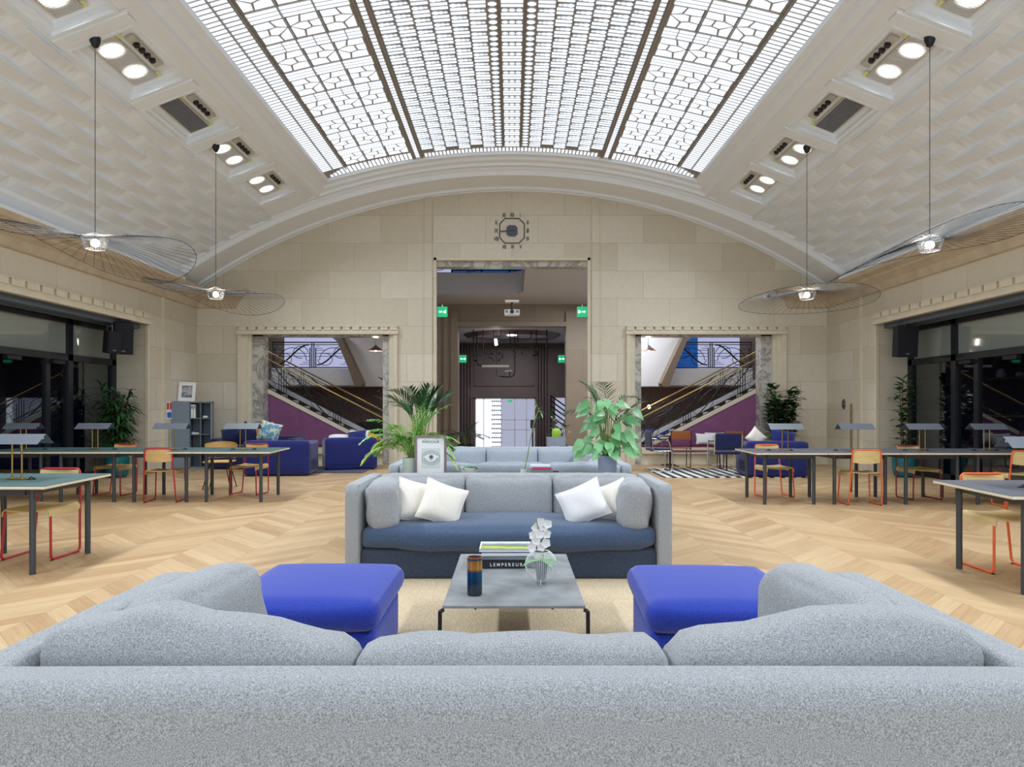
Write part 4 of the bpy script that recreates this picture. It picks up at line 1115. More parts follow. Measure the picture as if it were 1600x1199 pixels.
# the pale pot of the photo stands a little left
palm('potted_palm', 'dark green stiff palm rising behind the bright one on the left of the console', (at(655, 742, 6.85).x, 6.93, 0), (.12, .14, .62, M['black']), 13, .42, ['leaf_dark', 'leaf_mid'], 8, (.9, 1.45), 1.3, 13, .20, .018, sh=.76, lv=.9, droop=.35, vee=.55)
palm('potted_palm', 'tall slender fan leaved palm behind the trailing plant on the right of the console', (at(952, 742, 6.9).x, 6.95, 0), (.12, .14, .62, M['black']), 9, .46, ['leaf_kentia', 'leaf_dark'], 12, (.9, 1.4), 1.5, 12, .18, .020, sh=.80, lv=.75, droop=.6, vee=.7)
# philodendron with broad pale leaves
random.seed(21); v = at(949, 742, 6.5)
g = thing('philodendron', 'broad leaved trailing plant in a blue grey concrete pot on the console', 'plant', (v.x, 6.5, ZK)); pot(g, .085, .092, .195, M['pot_grey'])
st = MB()
for i in range(64):
    az = random.uniform(0, 2*pi); rr = random.uniform(.05, .27); h = random.uniform(.05, .55)
    if i < 10: h = random.uniform(.08, .25); rr = random.uniform(.12, .26)
    e = Vector((cos(az)*rr, sin(az)*rr*.6, .18+h)); st.tube([(cos(az)*.02, sin(az)*.02, .15), (e.x*.4, e.y*.4, .18+h*.75), tuple(e)], .003, 5)
    dn = Vector((cos(az), sin(az)*.6, random.uniform(-.5, .1)))
    lm = MB(); blade(lm, e, dn, random.uniform(.12, .17), random.uniform(.075, .11), .7, 4, .10, up=Vector((random.uniform(-.3, .3), -1, random.uniform(.2, .9))).normalized(), shape='heart'); lm.obj('leaf', M[('leaf_pale', 'leaf_pale', 'leaf_mid2')[i % 3]], g, ang=80)
st.obj('stem', M['stem'], g)
# small succulent bowl
random.seed(4); v = at(733, 742, 6.5); g = thing('succulent_bowl', 'small green succulent in a white ceramic bowl on the console', 'plant', (v.x, 6.48, ZK))
MB().lathe([(.045, 0), (.075, .03), (.085, .085), (.078, .085), (.06, .06), (0, .055)], 24).obj('pot', M['white_pot'], g, ang=50)
lf = MB()
for i in range(46):
    az = random.uniform(0, 2*pi); r_ = random.uniform(.0, .085); blade(lf, (cos(az)*r_, sin(az)*r_, .075), (cos(az)*.8, sin(az)*.8, random.uniform(.3, 1)), random.uniform(.03, .05), .038, .8, 3, .05, shape='oval')
M['succ'] = plain('succulent_leaf', srgb(84, 160, 120), .4, var=.2, scale=20)
lf.obj('foliage', M['succ'], g, ang=80)
# lucky bamboo stalk
g = thing('bamboo_stalk', 'single thin green bamboo stalk with a curled leafy tip leaning above the console', 'plant', (at(818, 742, 6.62).x, 6.62, ZK))
MB().lathe([(.03, 0), (.03, .05), (.026, .05), (.026, .02)], 16).obj('pot', M['white_pot'], g, ang=50)
mb = MB(); p_ = [at(818, 742, 6.62), at(824, 715, 6.62), at(829, 685, 6.62), at(836, 655, 6.62), at(842, 640, 6.62), at(838, 632, 6.62)]; o_ = Vector((at(818, 742, 6.62).x, 6.62, ZK))
mb.tube([tuple(q-o_) for q in p_], .006, 6, r2=.004); mb.obj('stem', M['stem'], g)
mb = MB(); random.seed(2)
for q in (p_[4], p_[5], p_[4]+Vector((.02, 0, -.03)), p_[3]):
    for k in range(4): blade(mb, q-o_, (random.uniform(-1, 1), random.uniform(-.5, .5), random.uniform(-.3, .8)), .07, .014, .5, 3)
mb.obj('foliage', M['leaf_pale'], g, ang=80)
# books and boxes on the console
GK = 'books stacked on the console table'
x_ = at(846, 742, 6.5).x
book('white edged book, lowest of the console stack', (x_+.02, 6.48, ZK), (.26, .2, .022), .05, M['bk_white'], None, GK)
book('black spined book second from the bottom of the console stack', (x_+.03, 6.48, ZK+.023), (.27, .19, .020), -.03, M['bk_black'], None, GK)
book('grey book in the middle of the console stack', (x_-.005, 6.48, ZK+.044), (.22, .17, .022), .02, M['bk_grey'], None, GK)
book('book with a pink cover on the console stack', (x_-.005, 6.48, ZK+.067), (.18, .15, .022), .04, M['bk_pink'], None, GK)
book('white book, topmost of the console stack', (x_-.012, 6.48, ZK+.090), (.19, .15, .016), -.04, M['bk_white'], None, GK)
book('coral red book lying flat beside the grey concrete pot', (at(905, 742, 6.5).x, 6.46, ZK), (.16, .12, .022), .02, M['bk_coral'])

# ================================================================== DESKS, LAMPS, CHAIRS
def desk(label, x0, x1, y0, y1, top, splay=.06, group=None, side=1, cut0=.0, cut1=.0):
    cx, cy = (x0+x1)/2, (y0+y1)/2; hw, hd = (x1-x0)/2, (y1-y0)/2
    g = thing('desk', label, 'desk', (cx, cy, 0), 0, group)
    a, b = cut0, cut1
    pl_ = [(-hw+a, -hd), (hw-b, -hd), (hw-.005, hd), (-hw+.005, hd)]
    pr = [(p[0], p[1]) for p in pl_]
    MB().prism([(x*1.0, y) for x, y in pr], .705, .7275, 'z').obj('top_edge', M['ply_edge'], g, smooth=False, bevel=.004)
    MB().prism([(x*.998, y*.998) for x, y in pr], .7275, .7305, 'z').obj('desktop', M[top], g, smooth=False)
    for sx_, sy in ((-1, -1), (1, -1), (-1, 1), (1, 1)):
        lx = sx_*(hw-.14)+(a*.5 if sx_ < 0 and sy < 0 else 0)-(b*.5 if sx_ > 0 and sy < 0 else 0)
        MB().cyl((lx, sy*(hd-.14), 0), .024, .705, 16).obj('leg', M['leg_metal'], g)
    mb = MB(); u, v_ = hw-.15, hd-.15
    mb.box(-u, u, -v_-.012, -v_+.012, .64, .703); mb.box(-u, u, v_-.012, v_+.012, .64, .703); mb.box(-u-.012, -u+.012, -v_, v_, .64, .703); mb.box(u-.012, u+.012, -v_, v_, .64, .703)
    mb.obj('under_frame', M['leg_metal'], g, smooth=False)
    for s in (-1, 1): 
        mb = MB(); mb.cyl((s*.16, -.02, .730), .035, .006, 20); mb.tube([(s*.16-.02, -.02, .737), (s*.16, -.02, .752), (s*.16+.03, -.01, .738)], .006, 5); mb.obj('cable_grommet', M['black'], g)
    return g
def desk_lamp(label, x, y, group=None, tilt=0):
    g = thing('desk_lamp', label, 'lamp', (x, y, .731), tilt, group)
    for s in (-1, 1): MB().cyl((s*.042, 0, .01), .0075, .345, 10).obj('pole', M['brass'], g)
    MB().soft((0, 0, .006), (.15, .07, .012), .005, n=4).obj('base', M['brass'], g)
    mb = MB(); L_ = .25; w_ = .105; h_ = .085; z = .395; t_ = .004; sk = .02
    for s in (-1, 1):
        mb.add([(-L_, 0, z), (L_, 0, z), (L_-sk*0, s*w_, z-h_), (-L_, s*w_, z-h_), (-L_, 0, z-t_*1.6), (L_, 0, z-t_*1.6), (L_, s*(w_-t_), z-h_-t_*.3), (-L_, s*(w_-t_), z-h_-t_*.3)],
               [(0,1,2,3), (7,6,5,4), (0,3,7,4), (1,5,6,2), (2,6,7,3)])
    mb.obj('lamp_shade', M['shade'], g, smooth=False)
    MB().box(-L_+.03, L_-.03, -.02, .02, z-.045, z-.03).obj('light_bar', M['white'], g, smooth=False)
    return g
GL, GR = 'green topped desks in a row on the left', 'grey topped desks in a row on the right'
nmL = ['green topped desk at the inner end of the left row, beside the blue armchairs', 'green topped desk second from the inner end of the left row, behind the red chair', 'green topped desk third from the inner end of the left row', 'green topped desk at the window end of the left row']
xl = [-3.50, -4.53, -5.57, -6.62, -7.66]
for i in range(4): desk(nmL[i], xl[i+1]+.004, xl[i]-.004, 9.66, 10.78, 'lino_green', group=GL, cut1=-.08 if i == 0 else 0)
xr = [3.42, 4.37, 5.37, 6.38, 7.40]
nmR = ['grey topped desk at the inner end of the right row, beside the striped rug', 'grey topped desk second from the inner end of the right row, behind the orange chair', 'grey topped desk third from the inner end of the right row', 'grey topped desk at the window end of the right row']
for i in range(4): desk(nmR[i], xr[i]+.004, xr[i+1]-.004, 9.42, 10.5, 'lino_grey', group=GR, cut0=-.05 if i == 0 else 0)
desk('near green topped desk at the left edge, with the brass poled lamp', -4.86, -3.80, 5.40, 6.48, 'lino_green', cut1=-.10)
desk('near grey topped desk at the right edge', 3.62, 4.66, 4.80, 5.88, 'lino_grey', cut0=-.10)
for i, x in enumerate((-4.02, -5.08, -6.23, -7.3)): desk_lamp(['grey gable shaded desk lamp before the blue sofas, inner end of the left row', 'grey gable shaded desk lamp in front of the grey bookcase', 'grey gable shaded desk lamp left of the leafy plant in the teal pot', 'grey gable shaded desk lamp before the dark left window, farthest left of its row'][i], x, 10.2, 'desk lamps on the left row')
for i, x in enumerate((3.98, 5.0, 5.98, 6.92)): desk_lamp(['grey gable shaded desk lamp in front of the bushy plant and blue armchair', 'grey gable shaded desk lamp in front of the bare corner wall on the right', 'grey gable shaded desk lamp beside the slender plant in the right teal pot', 'grey gable shaded desk lamp before the dark right window, farthest right of its row'][i], x, 9.95, 'desk lamps on the right row')
desk_lamp('large near desk lamp with grey gable shade at the left edge', -4.30, 5.93)
desk_lamp('large near desk lamp with grey gable shade at the right edge', 4.12, 5.38)

def sled_chair(label, fr, wood, loc, rz, group=None):
    """local: faces -Y, back at +Y"""
    g = thing('chair', label, 'chair', loc, rz, group); w_ = .215
    mb = MB()
    pts = [(-w_+.015, -.19, .435), (-w_-.005, -.215, .012), (-w_-.005, .19, .012), (-w_+.03, .25, .775), (w_-.03, .25, .775), (w_+.005, .19, .012), (w_+.005, -.215, .012), (w_-.015, -.19, .435)]
    mb.tube(fillet(pts, .045, 6), .0105, 8); mb.obj('sled_frame', M[fr], g)
    mb = MB(); n = 8   # curved backrest
    vs = []
    for k in range(n+1):
        u = -1+2*k/n; x = u*(w_-.035); cy = .245+.028*(1-u*u)-.01
        for z, dy in ((.60, -.012), (.765, 0)):
            zz = z-(.018*(1-u*u) if z < .7 else 0); vs += [(x, cy+dy-.005, zz), (x, cy+dy+.005, zz)]
    fs = []
    for k in range(n):
        a = k*4; fs += [(a, a+4, a+6, a+2), (a+1, a+3, a+7, a+5), (a+2, a+6, a+7, a+3), (a, a+1, a+5, a+4)]
    fs += [(0, 2, 3, 1), (n*4, n*4+1, n*4+3, n*4+2)]
    mb.add(vs, fs); mb.obj('backrest', M[wood], g, ang=50)
    mb = MB(); cs = [(-w_-.002, .40), (-w_-.002, .435), (-w_+.012, .455), (-w_+.04, .462), (-.1, .452), (0, .448), (.1, .452), (w_-.04, .462), (w_-.012, .455), (w_+.002, .435), (w_+.002, .40)]
    ys = [(-.22, -.012), (-.19, 0), (0, -.004), (.14, 0), (.20, .006)]; vs = []; m = len(cs)
    for th_ in (0, -.010):
        for y, dz in ys:
            for i, (x, z) in enumerate(cs):
                sh_ = (.0 if i not in (0, 1, m-1, m-2) else 0)
                vs.append((x*(1+(-.03 if y < -.2 else 0))-(0 if abs(x) < w_-.02 else math.copysign(-th_, x)), y, z+dz+(th_ if abs(x) < w_-.02 else 0)))
    K = m*len(ys); fs = []
    for j in range(len(ys)-1):
        for i in range(m-1):
            a = j*m+i; fs += [(a, a+1, a+m+1, a+m), (K+a, K+a+m, K+a+m+1, K+a+1)]
    for i in range(m-1): fs += [(i, K+i, K+i+1, i+1), ((len(ys)-1)*m+i, (len(ys)-1)*m+i+1, K+(len(ys)-1)*m+i+1, K+(len(ys)-1)*m+i)]
    for j in range(len(ys)-1): fs += [(j*m, (j+1)*m, K+(j+1)*m, K+j*m), (j*m+m-1, K+j*m+m-1, K+(j+1)*m+m-1, (j+1)*m+m-1)]
    mb.add(vs, fs); mb.obj('seat', M[wood], g, ang=50)
    for s in (-1, 1):
        mb = MB(); mb.cyl((s*w_, -.2, 0), .012, .008, 8); mb.cyl((s*w_, .17, 0), .012, .008, 8); mb.obj('floor_glide', M['black'], g)
    return g
sled_chair('red framed plywood chair with its back to the camera, before the left desk row', 'red', 'ply', (-5.03, 9.90, 0), pi+radians(6))
sled_chair('red framed chair behind the inner desk of the left row, before the blue sofa', 'red', 'ply', (-4.13, 10.74, 0), radians(-6))
sled_chair('red tube framed chair beyond the left desk row, in front of the teal pot', 'red', 'ply', (-6.2, 10.68, 0), radians(-4))
sled_chair('red tube framed chair at the near left desk, facing the camera', 'red', 'ply_pale', (-4.29, 6.24, 0), 0)
sled_chair('orange framed chair with its back to the camera, before the right desk row', 'orange', 'ply_pale', (4.90, 9.62, 0), pi-radians(6))
sled_chair('orange tube framed chair behind the inner desk of the right row, before the blue armchair', 'orange', 'ply_pale', (4.02, 10.48, 0), radians(4))
sled_chair('dark red tube framed chair behind the right desk row, beside the teal pot', 'darkred', 'ply_pale', (6.06, 10.18, 0), radians(3))
sled_chair('orange tube framed chair at the near right desk, facing the camera', 'orange', 'ply_pale', (4.12, 5.74, 0), 0)
sled_chair('orange tube framed chair cut by the right edge of the photo, back to the camera', 'orange', 'ply_pale', (6.92, 9.35, 0), pi-radians(10))
# bent wood shell chair behind the left row
g = thing('shell_chair', 'tan curved wooden shell chair on thin dark legs between the left desks and blue sofa', 'chair', (-4.92, 11.5, 0), radians(8))
mb = MB(); n = 12; vs = []
for k in range(n+1):
    a = -1.25+2.5*k/n; r_ = .27
    for z, rr in ((.50, .25), (.72+.05*cos(a), .28), (.735+.05*cos(a), .265)): vs.append((rr*sin(a), rr*cos(a)*.8, z))
mb.add(vs, [(i*3+j, (i+1)*3+j, (i+1)*3+j+1, i*3+j+1) for i in range(n) for j in range(2)]); mb.obj('backrest', M['ply'], g, ang=60)
MB().soft((0, -.02, .455), (.44, .42, .03), .014, n=6).obj('seat', M['ply'], g)
for s in (-1, 1):
    for q in (-1, 1):
        mb = MB(); mb.tube([(s*.12, q*.12, .445), (s*.22, q*.2, 0)], .008, 6); mb.obj('leg', M['black_metal'], g)

# ================================================================== BLUE LOUNGE FURNITURE
def lounge(name, label, loc, rz, W, D, fab='royal2', H=.70, group=None):
    g = thing(name, label, 'sofa', loc, rz, group)
    MB().soft((0, 0, .21), (W, D, .38), .05, n=8).obj('base', M[fab], g, ang=80)
    MB().soft((0, D/2-.11, H/2+.03), (W, .22, H-.04), .07, (0, .02, .0), n=8).obj('backrest', M[fab], g, ang=80)
    for s in (-1, 1): MB().soft((s*(W/2-.10), -.01, H/2+.01), (.20, D-.02, H-.06), .06, n=8).obj('arm', M[fab], g, ang=80)
    MB().soft((0, -.06, .44), (W-.42, D-.26, .14), .05, (0, 0, .02), n=8).obj('seat_cushion', M[fab], g, ang=80)
    MB().box(-W/2+.06, W/2-.06, -D/2+.06, D/2-.06, 0, .03).obj('plinth', M['black'], g)
    return g
lounge('armchair', 'blue felt armchair at the foot of the left niche, with white and blue pillows', (-3.62, 15.2, 0), radians(200), 1.12, .85)
lounge('sofa', 'deep blue sofa seen from behind, below the patterned pillow and left of the low table', (-4.70, 13.95, 0), radians(184), 1.30, .92)
lounge('sofa', 'dark blue sofa in the left corner with navy pillows, beside the grey bookcase', (-5.72, 15.45, 0), radians(0), 1.9, .90, 'navy')
lounge('armchair', 'blue felt sofa on the right behind the grey desks, below the bushy plant', (5.18, 13.65, 0), radians(176), 1.18, .90)
pillow('scatter_pillow', 'white pillow on the left side of the blue armchair in the left niche', (-3.85, 15.15, .70), (.46, .22), (radians(-70), 0, radians(5)), M['white_fab'], th=.12)
pillow('scatter_pillow', 'white pillow behind the blue one on the armchair in the left niche', (-3.42, 15.3, .72), (.42, .3), (radians(-30), 0, radians(8)), M['white_fab'], th=.12)
pillow('scatter_pillow', 'royal blue pillow on the armchair in the left niche', (-3.42, 15.05, .74), (.42, .26), (radians(-40), radians(-8), 0), M['royal2'], th=.14)
M['leafpat'] = picture('leaf_print_fabric', [(0, srgb(90, 110, 130)), (.35, srgb(100, 150, 180)), (.45, srgb(206, 214, 190)), (.6, srgb(170, 190, 130)), (.7, srgb(60, 90, 120)), (1, srgb(190, 200, 170))], noise=11, mixn=1.6)
M['salmon'] = plain('salmon_fabric', srgb(196, 140, 116), .9)
pillow('scatter_pillow', 'green and blue leaf patterned pillow standing on the deep blue sofa', (-4.95, 13.95, .87), (.42, .40), (radians(-12), radians(16), radians(12)), M['leafpat'], th=.13)
pillow('scatter_pillow', 'salmon pillow half hidden behind the leaf patterned one', (-5.10, 14.1, .86), (.36, .38), (radians(-12), radians(-6), radians(20)), M['salmon'], th=.13)
pillow('scatter_pillow', 'navy pillow lying on the dark blue corner sofa, left one', (-6.3, 15.35, .75), (.5, .34), (radians(-24), radians(-10), 0), M['navy'], th=.16)
pillow('scatter_pillow', 'navy pillow standing on its corner on the dark blue corner sofa', (-5.95, 15.3, .78), (.42, .40), (radians(-15), radians(38), 0), M['navy'], th=.16)
pillow('scatter_pillow', 'royal blue pillow slumped on the right blue sofa', (5.36, 13.5, .76), (.5, .32), (radians(-20), radians(8), 0), M['royal2'], th=.18)
pillow('scatter_pillow', 'cream pillow showing one corner on the right blue sofa', (4.86, 13.6, .76), (.34, .34), (radians(-15), radians(44), 0), M['cream_fab'], th=.12)
def low_table(label, loc, w_, d_, h_, top, legm='black_metal'):
    g = thing('low_table', label, 'table', loc)
    MB().box(-w_/2, w_/2, -d_/2, d_/2, h_-.02, h_).obj('tabletop', M[top], g, smooth=False)
    for a in (-1, 1):
        for b in (-1, 1): MB().box(a*(w_/2-.015)-.012, a*(w_/2-.015)+.012, b*(d_/2-.015)-.012, b*(d_/2-.015)+.012, 0, h_-.02).obj('leg', M[legm], g, smooth=False)
low_table('low white topped table with black legs between the two blue seats on the left', (-4.52, 14.95, 0), .36, .5, .40, 'white')
low_table('long low glass topped black table on the striped rug', (4.0, 14.9, 0), 1.25, .5, .42, 'plum')
# striped rug in front of the right niche
m, N, L, b = new_mat('striped_rug'); b.inputs['Roughness'].default_value = .95
tc = N.new('ShaderNodeTexCoord'); wv = N.new('ShaderNodeTexWave'); wv.wave_type = 'BANDS'; wv.bands_direction = 'X'; wv.inputs['Scale'].default_value = 1.5; L.new(tc.outputs['Object'], wv.inputs['Vector'])
rr = N.new('ShaderNodeValToRGB'); rr.color_ramp.interpolation = 'CONSTANT'; rr.color_ramp.elements[0].color = srgb(38, 40, 46); rr.color_ramp.elements[1].position = .45; rr.color_ramp.elements[1].color = srgb(214, 216, 214)
L.new(wv.outputs['Fac'], rr.inputs['Fac']); L.new(rr.outputs[0], b.inputs['Base Color'])
tag(MB().box(2.95, 5.6, 13.2, 15.15, 0, .012).obj('striped_rug', m, None, smooth=False), 'black and white striped rug before the right stair niche', 'rug')
tag(MB().box(-4.9, -3.1, 14.2, 15.7, 0, .012).obj('dark_rug', M['navy'], None, smooth=False), 'dark rug under the low white table on the left', 'rug')
# chrome cantilever chairs
def cantilever(label, loc, rz):
    g = thing('cantilever_chair', label, 'chair', loc, rz, 'chrome framed navy armchairs'); w_ = .27
    mb = MB()
    for s in (-1, 1):
        mb.tube(fillet([(s*w_, .20, .82), (s*w_, .17, .44), (s*w_, -.24, .44), (s*w_, -.24, .012), (s*w_, .22, .012)], .05, 5)+[], .0125, 8)
        mb.tube(fillet([(s*w_, .19, .70), (s*(w_+.02), -.16, .66), (s*(w_+.02), -.20, .45)], .06, 5), .0125, 8)
    mb.tube([(-w_, .22, .012), (w_, .22, .012)], .0125, 8); mb.obj('frame', M['chrome'], g)
    MB().soft((0, -.03, .455), (.52, .46, .055), .025, n=6).obj('seat', M['navy'], g, ang=80)
    MB().soft((0, .19, .68), (.52, .05, .34), .022, n=6).obj('backrest', M['navy'], g, ang=80)
    for s in (-1, 1): MB().soft((s*(w_+.02), .0, .685), (.045, .26, .025), .012, n=4).obj('arm_pad', M['navy'], g)
cantilever('chrome framed navy armchair seen side on, at the left end of the striped rug', (at(1030, 742, 14.4).x, 14.55, .012), radians(94))
cantilever('chrome framed navy armchair with its back to the camera, right on the striped rug', (at(1142, 750, 13.2).x, 13.55, .012), radians(182))
def leather_chair(label, loc, rz):
    g = thing('leather_chair', label, 'chair', loc, rz, 'tan leather chairs at the stone bench'); w_ = .22
    mb = MB()
    for s in (-1, 1): mb.tube(fillet([(s*w_, .26, .85), (s*w_, .20, .012), (s*w_, -.22, .012), (s*w_, -.19, .46), (s*w_, .2, .44)], .04, 4), .010, 6)
    mb.obj('frame', M['black_metal'], g)
    MB().soft((0, .25, .745), (.44, .02, .19), .008, n=5).obj('backrest', M['leather'], g)
    MB().soft((0, 0, .455), (.44, .40, .02), .008, n=5).obj('seat', M['leather'], g)
leather_chair('tan leather sling chair nearer the hall pillar, in front of the plum bench', (at(1058, 730, 15.6).x, 15.45, 0), radians(178))
leather_chair('tan leather sling chair behind the navy armchair, in front of the plum bench', (at(1141, 730, 15.3).x, 15.3, 0), radians(182))
for (px, nmx, mt) in ((1046, 'small pedestal table with a black star foot near the left leather chair', 'black_metal'), (1126, 'small pedestal table with a white star foot behind the low black table', 'white')):
    x = at(px, 727, 15.9).x; g = thing('pedestal_table', nmx, 'table', (x, 15.85, 0))
    MB().cyl((0, 0, .03), .022, .66, 12).obj('post', M[mt], g); MB().cyl((0, 0, .69), .0+.20, .02, 28).obj('tabletop', M[mt], g)
    mb = MB()
    for k in range(4): a = pi/4+pi/2*k; mb.tube([(0, 0, .05), (.24*cos(a), .24*sin(a), .015)], .018, 6, r2=.012)
    mb.obj('foot', M[mt], g)
pillow('scatter_pillow', 'white rectangular pillow on the plum bench of the right niche', (at(1101, 690, 16.4).x, 16.33, .61), (.46, .26), (radians(-14), radians(2), 0), M['white_fab'], th=.12)
pillow('scatter_pillow', 'lilac grey pillow lying behind the white one on the plum bench', (at(1120, 688, 16.4).x, 16.52, .62), (.5, .28), (radians(-10), 0, 0), M['white_fab'], th=.1)
M['mustard'] = plain('mustard_cloth', srgb(226, 156, 30), .9, bump=.6, bscale=14)
pillow('throw_pillow', 'mustard yellow cushion at the hall end of the left niche bench', (at(583, 690, 16.4).x, 16.36, .61), (.30, .26), (radians(-15), radians(22), 0), M['mustard'], th=.14)

# ================================================================== BOOKCASE AND CORNER THINGS
g = thing('bookcase', 'grey laminate bookcase with one closed side and open cubes in the left corner', 'shelf', (-7.19, 15.35, 0), radians(17))
w_, d_, h_ = .86, .42, 1.50
cw = .30
mb = MB(); mb.box(-w_/2, w_/2, -d_/2, d_/2, h_-.03, h_); mb.box(-w_/2, w_/2, -d_/2, d_/2, 0, .04); mb.box(-w_/2, -w_/2+.025, -d_/2, d_/2, 0, h_); mb.box(w_/2-.025, w_/2, -d_/2, d_/2, 0, h_); mb.box(-w_/2, w_/2, d_/2-.015, d_/2, 0, h_)
mb.obj('cabinet_frame', M['grey_cab'], g, smooth=False)
xa = -w_/2+.40
MB().box(-w_/2, xa, -d_/2-.018, -d_/2, .02, h_-.005).obj('door', M['grey_cab'], g, smooth=False, bevel=.003)
mb = MB(); mb.box(xa, xa+.022, -d_/2, d_/2, .03, h_); xm = (xa+w_/2)/2; mb.box(xm-.01, xm+.01, -d_/2, d_/2, .03, h_)
for z in (.40, .76, 1.12): mb.box(xa, w_/2-.02, -d_/2+.005, d_/2, z-.01, z+.01)
mb.obj('shelf_divider', M['grey_in'], g, smooth=False)
Rz = Matrix.Rotation(radians(17), 4, 'Z'); gb = Vector((-7.19, 15.35, 0))
def inb(x, y, z): return gb+(Rz @ Vector((x, y, z)))
for i, x in enumerate((xa+.05, xa+.10)):
    p = inb(x, -.05, 1.131); f = thing('binder', ['white ring binder at the left of the bookcase top cube', 'white ring binder right of the first in the bookcase top cube'][i], 'binder', tuple(p), radians(17), 'white binders in the bookcase')
    MB().box(-.02, .02, -.13, .12, 0, .30).obj('cover', M['white'], f, smooth=False); MB().box(-.014, .014, -.132, -.13, .2, .27).obj('spine_label', M['bk_grey'], f.children[-1] if f.children else f, smooth=False)
for i, (x, z, s_, mt, lb) in enumerate(((xm+.09, 1.131, (.10, .1, .05), 'white_pot', 'small pink white box in the upper right cube of the bookcase'), (xa+.12, .771, (.16, .14, .035), 'white_pot', 'pale stack of cards in the middle cube of the bookcase'), (xa+.07, .771, (.08, .12, .06), 'teal', 'small teal box at the front of the middle cube of the bookcase'))):
    p = inb(x, -.1, z+s_[2]/2); o = MB().soft((0, 0, 0), s_, .008, n=3).obj('storage_box', M[mt], None, loc=tuple(p)); o.rotation_euler = (0, 0, radians(17)); tag(o, lb, 'box')
p = inb(-.12, -.02, h_); g = thing('framed_picture', 'white framed grey portrait print leaning on top of the bookcase', 'picture', tuple(p), radians(12))
mb = MB(); fw, fh = .36, .44
for a, b, c, d in ((-fw/2, fw/2, 0, .02), (-fw/2, fw/2, fh-.02, fh), (-fw/2, -fw/2+.02, .02, fh-.02), (fw/2-.02, fw/2, .02, fh-.02)): mb.box(a, b, -.01, .01, c, d)
fr_ = mb.obj('frame', M['white'], g, smooth=False); pr_ = MB().box(-fw/2+.02, fw/2-.02, -.003, .006, .02, fh-.02).obj('mount', M['paper'], g, smooth=False)
M['portrait'] = picture('grey_portrait_print', [(0, srgb(90, 90, 96)), (.4, srgb(130, 130, 136)), (.55, srgb(190, 190, 194)), (1, srgb(110, 110, 116))], noise=14, mixn=1.4, axis=2, lo=0, hi=.4)
MB().box(-.11, .11, -.005, -.003, .09, .36).obj('print', M['portrait'], g, smooth=False)
g.rotation_euler = (radians(-8), radians(2), radians(10))
# fire notice
g = thing('fire_notice', 'red and white fire safety notice on the left wall beside the bookcase', 'sign', (-7.495, 14.92, 1.30))
MB().box(0, .004, -.12, .12, -.19, .19).obj('sign_panel', M['paper'], g, smooth=False)
M['signred'] = plain('sign_red', srgb(206, 60, 66), .5); M['signblue'] = plain('sign_blue', srgb(60, 110, 200), .5)
mb = MB(); mb.box(.004, .006, -.11, -.01, .02, .17); mb.box(.004, .006, .02, .11, .02, .17); mb.obj('red_field', M['signred'], g, smooth=False)
MB().box(.004, .006, -.09, .09, -.16, -.04).obj('blue_field', M['signblue'], g, smooth=False)
# restroom style symbol on the right wall
g = thing('wall_symbol', 'small dark figure shaped restroom symbol on the right corner wall', 'sign', (7.495, 15.42, 1.44))
mb = MB(); mb.tube([(-.004, .065*cos(a), .11*sin(a)) for a in [2*pi*k/20 for k in range(20)]], .008, 5, closed=True)
mb.cyl((-.012, 0, .045), .022, .01, 14, axis='x'); mb.prism([(-.035, -.07), (.035, -.07), (.0, .03)], -.012, -.002, 'x'); mb.obj('figure', M['black'], g)
# slim post
o = MB().cyl((0, 0, 0), .018, 1.42, 12).obj('slim_post', M['bark'], None, loc=(at(1330, 700, 11.0).x, 11.0, 0))
tag(o, 'slim brown floor post standing behind the right desk row', 'post')
# cctv cameras
for px, py, Y, s, lb in ((283, 435, 14.96, -1, 'small black and white security camera at the foot of the left arch'), (1203, 462, 16.05, 1, 'small white dome camera on the end wall beside the right cornice')):
    v = at(px, py, Y); g = thing('security_camera', lb, 'camera', tuple(v))
    mb = MB()
    if s < 0:
        mb.cyl((0, .06, -.02), .045, -.12, 16, axis='y'); mb.obj('housing', M['white'], g); MB().lathe([(0, -.05), (.035, -.03), (.035, .02), (0, .03)], 14, (.0, -.09, -.02)).obj('lens', M['black'], g)
        mb = MB(); mb.tube([(0, 0, 0), (-.06, .1, -.12)], .012, 6); mb.obj('bracket', M['white'], g)
    else:
        mb.cyl((0, .2, 0), .075, -.13, 20, axis='y'); mb.obj('housing', M['white'], g); mb = MB(); mb.cyl((0, .065, 0), .045, -.03, 16, axis='y'); mb.obj('lens', M['black'], g)
# speakers
def speaker(label, c, w_, d_, h_, rz, tilt, s):
    g = thing('loudspeaker', label, 'speaker', c, rz)
    MB().prism([(-w_/2, -d_/2), (w_/2, -d_/2), (w_/2*.8, d_/2), (-w_/2*.8, d_/2)], -h_/2, h_/2, 'z').obj('cabinet', M['blackfab'], g, smooth=False, bevel=.012)
    MB().box(-w_/2+.02, w_/2-.02, -d_/2-.006, -d_/2, -h_/2+.03, h_/2-.03).obj('grille', M['blackfab'], g, smooth=False)
    MB().box(-.03, .03, -d_/2-.01, -d_/2-.006, -h_/2+.05, -h_/2+.08).obj('badge', M['shade'], g)
    mb = MB(); mb.tube([(0, 0, h_/2), (0, .02, h_/2+.12), (.0, .1, h_/2+.16)], .012, 6); mb.tube([(-w_/2+.04, 0, h_/2), (-w_/2+.02, 0, h_/2+.07), (0, .02, h_/2+.10)], .008, 6); mb.obj('bracket', M['shade'], g)
    g.rotation_euler = (radians(tilt), 0, rz)
speaker('black loudspeaker tilted down inside the left window opening', tuple(at(191, 528, 13.3)), .34, .34, .62, radians(38), 10, -1)
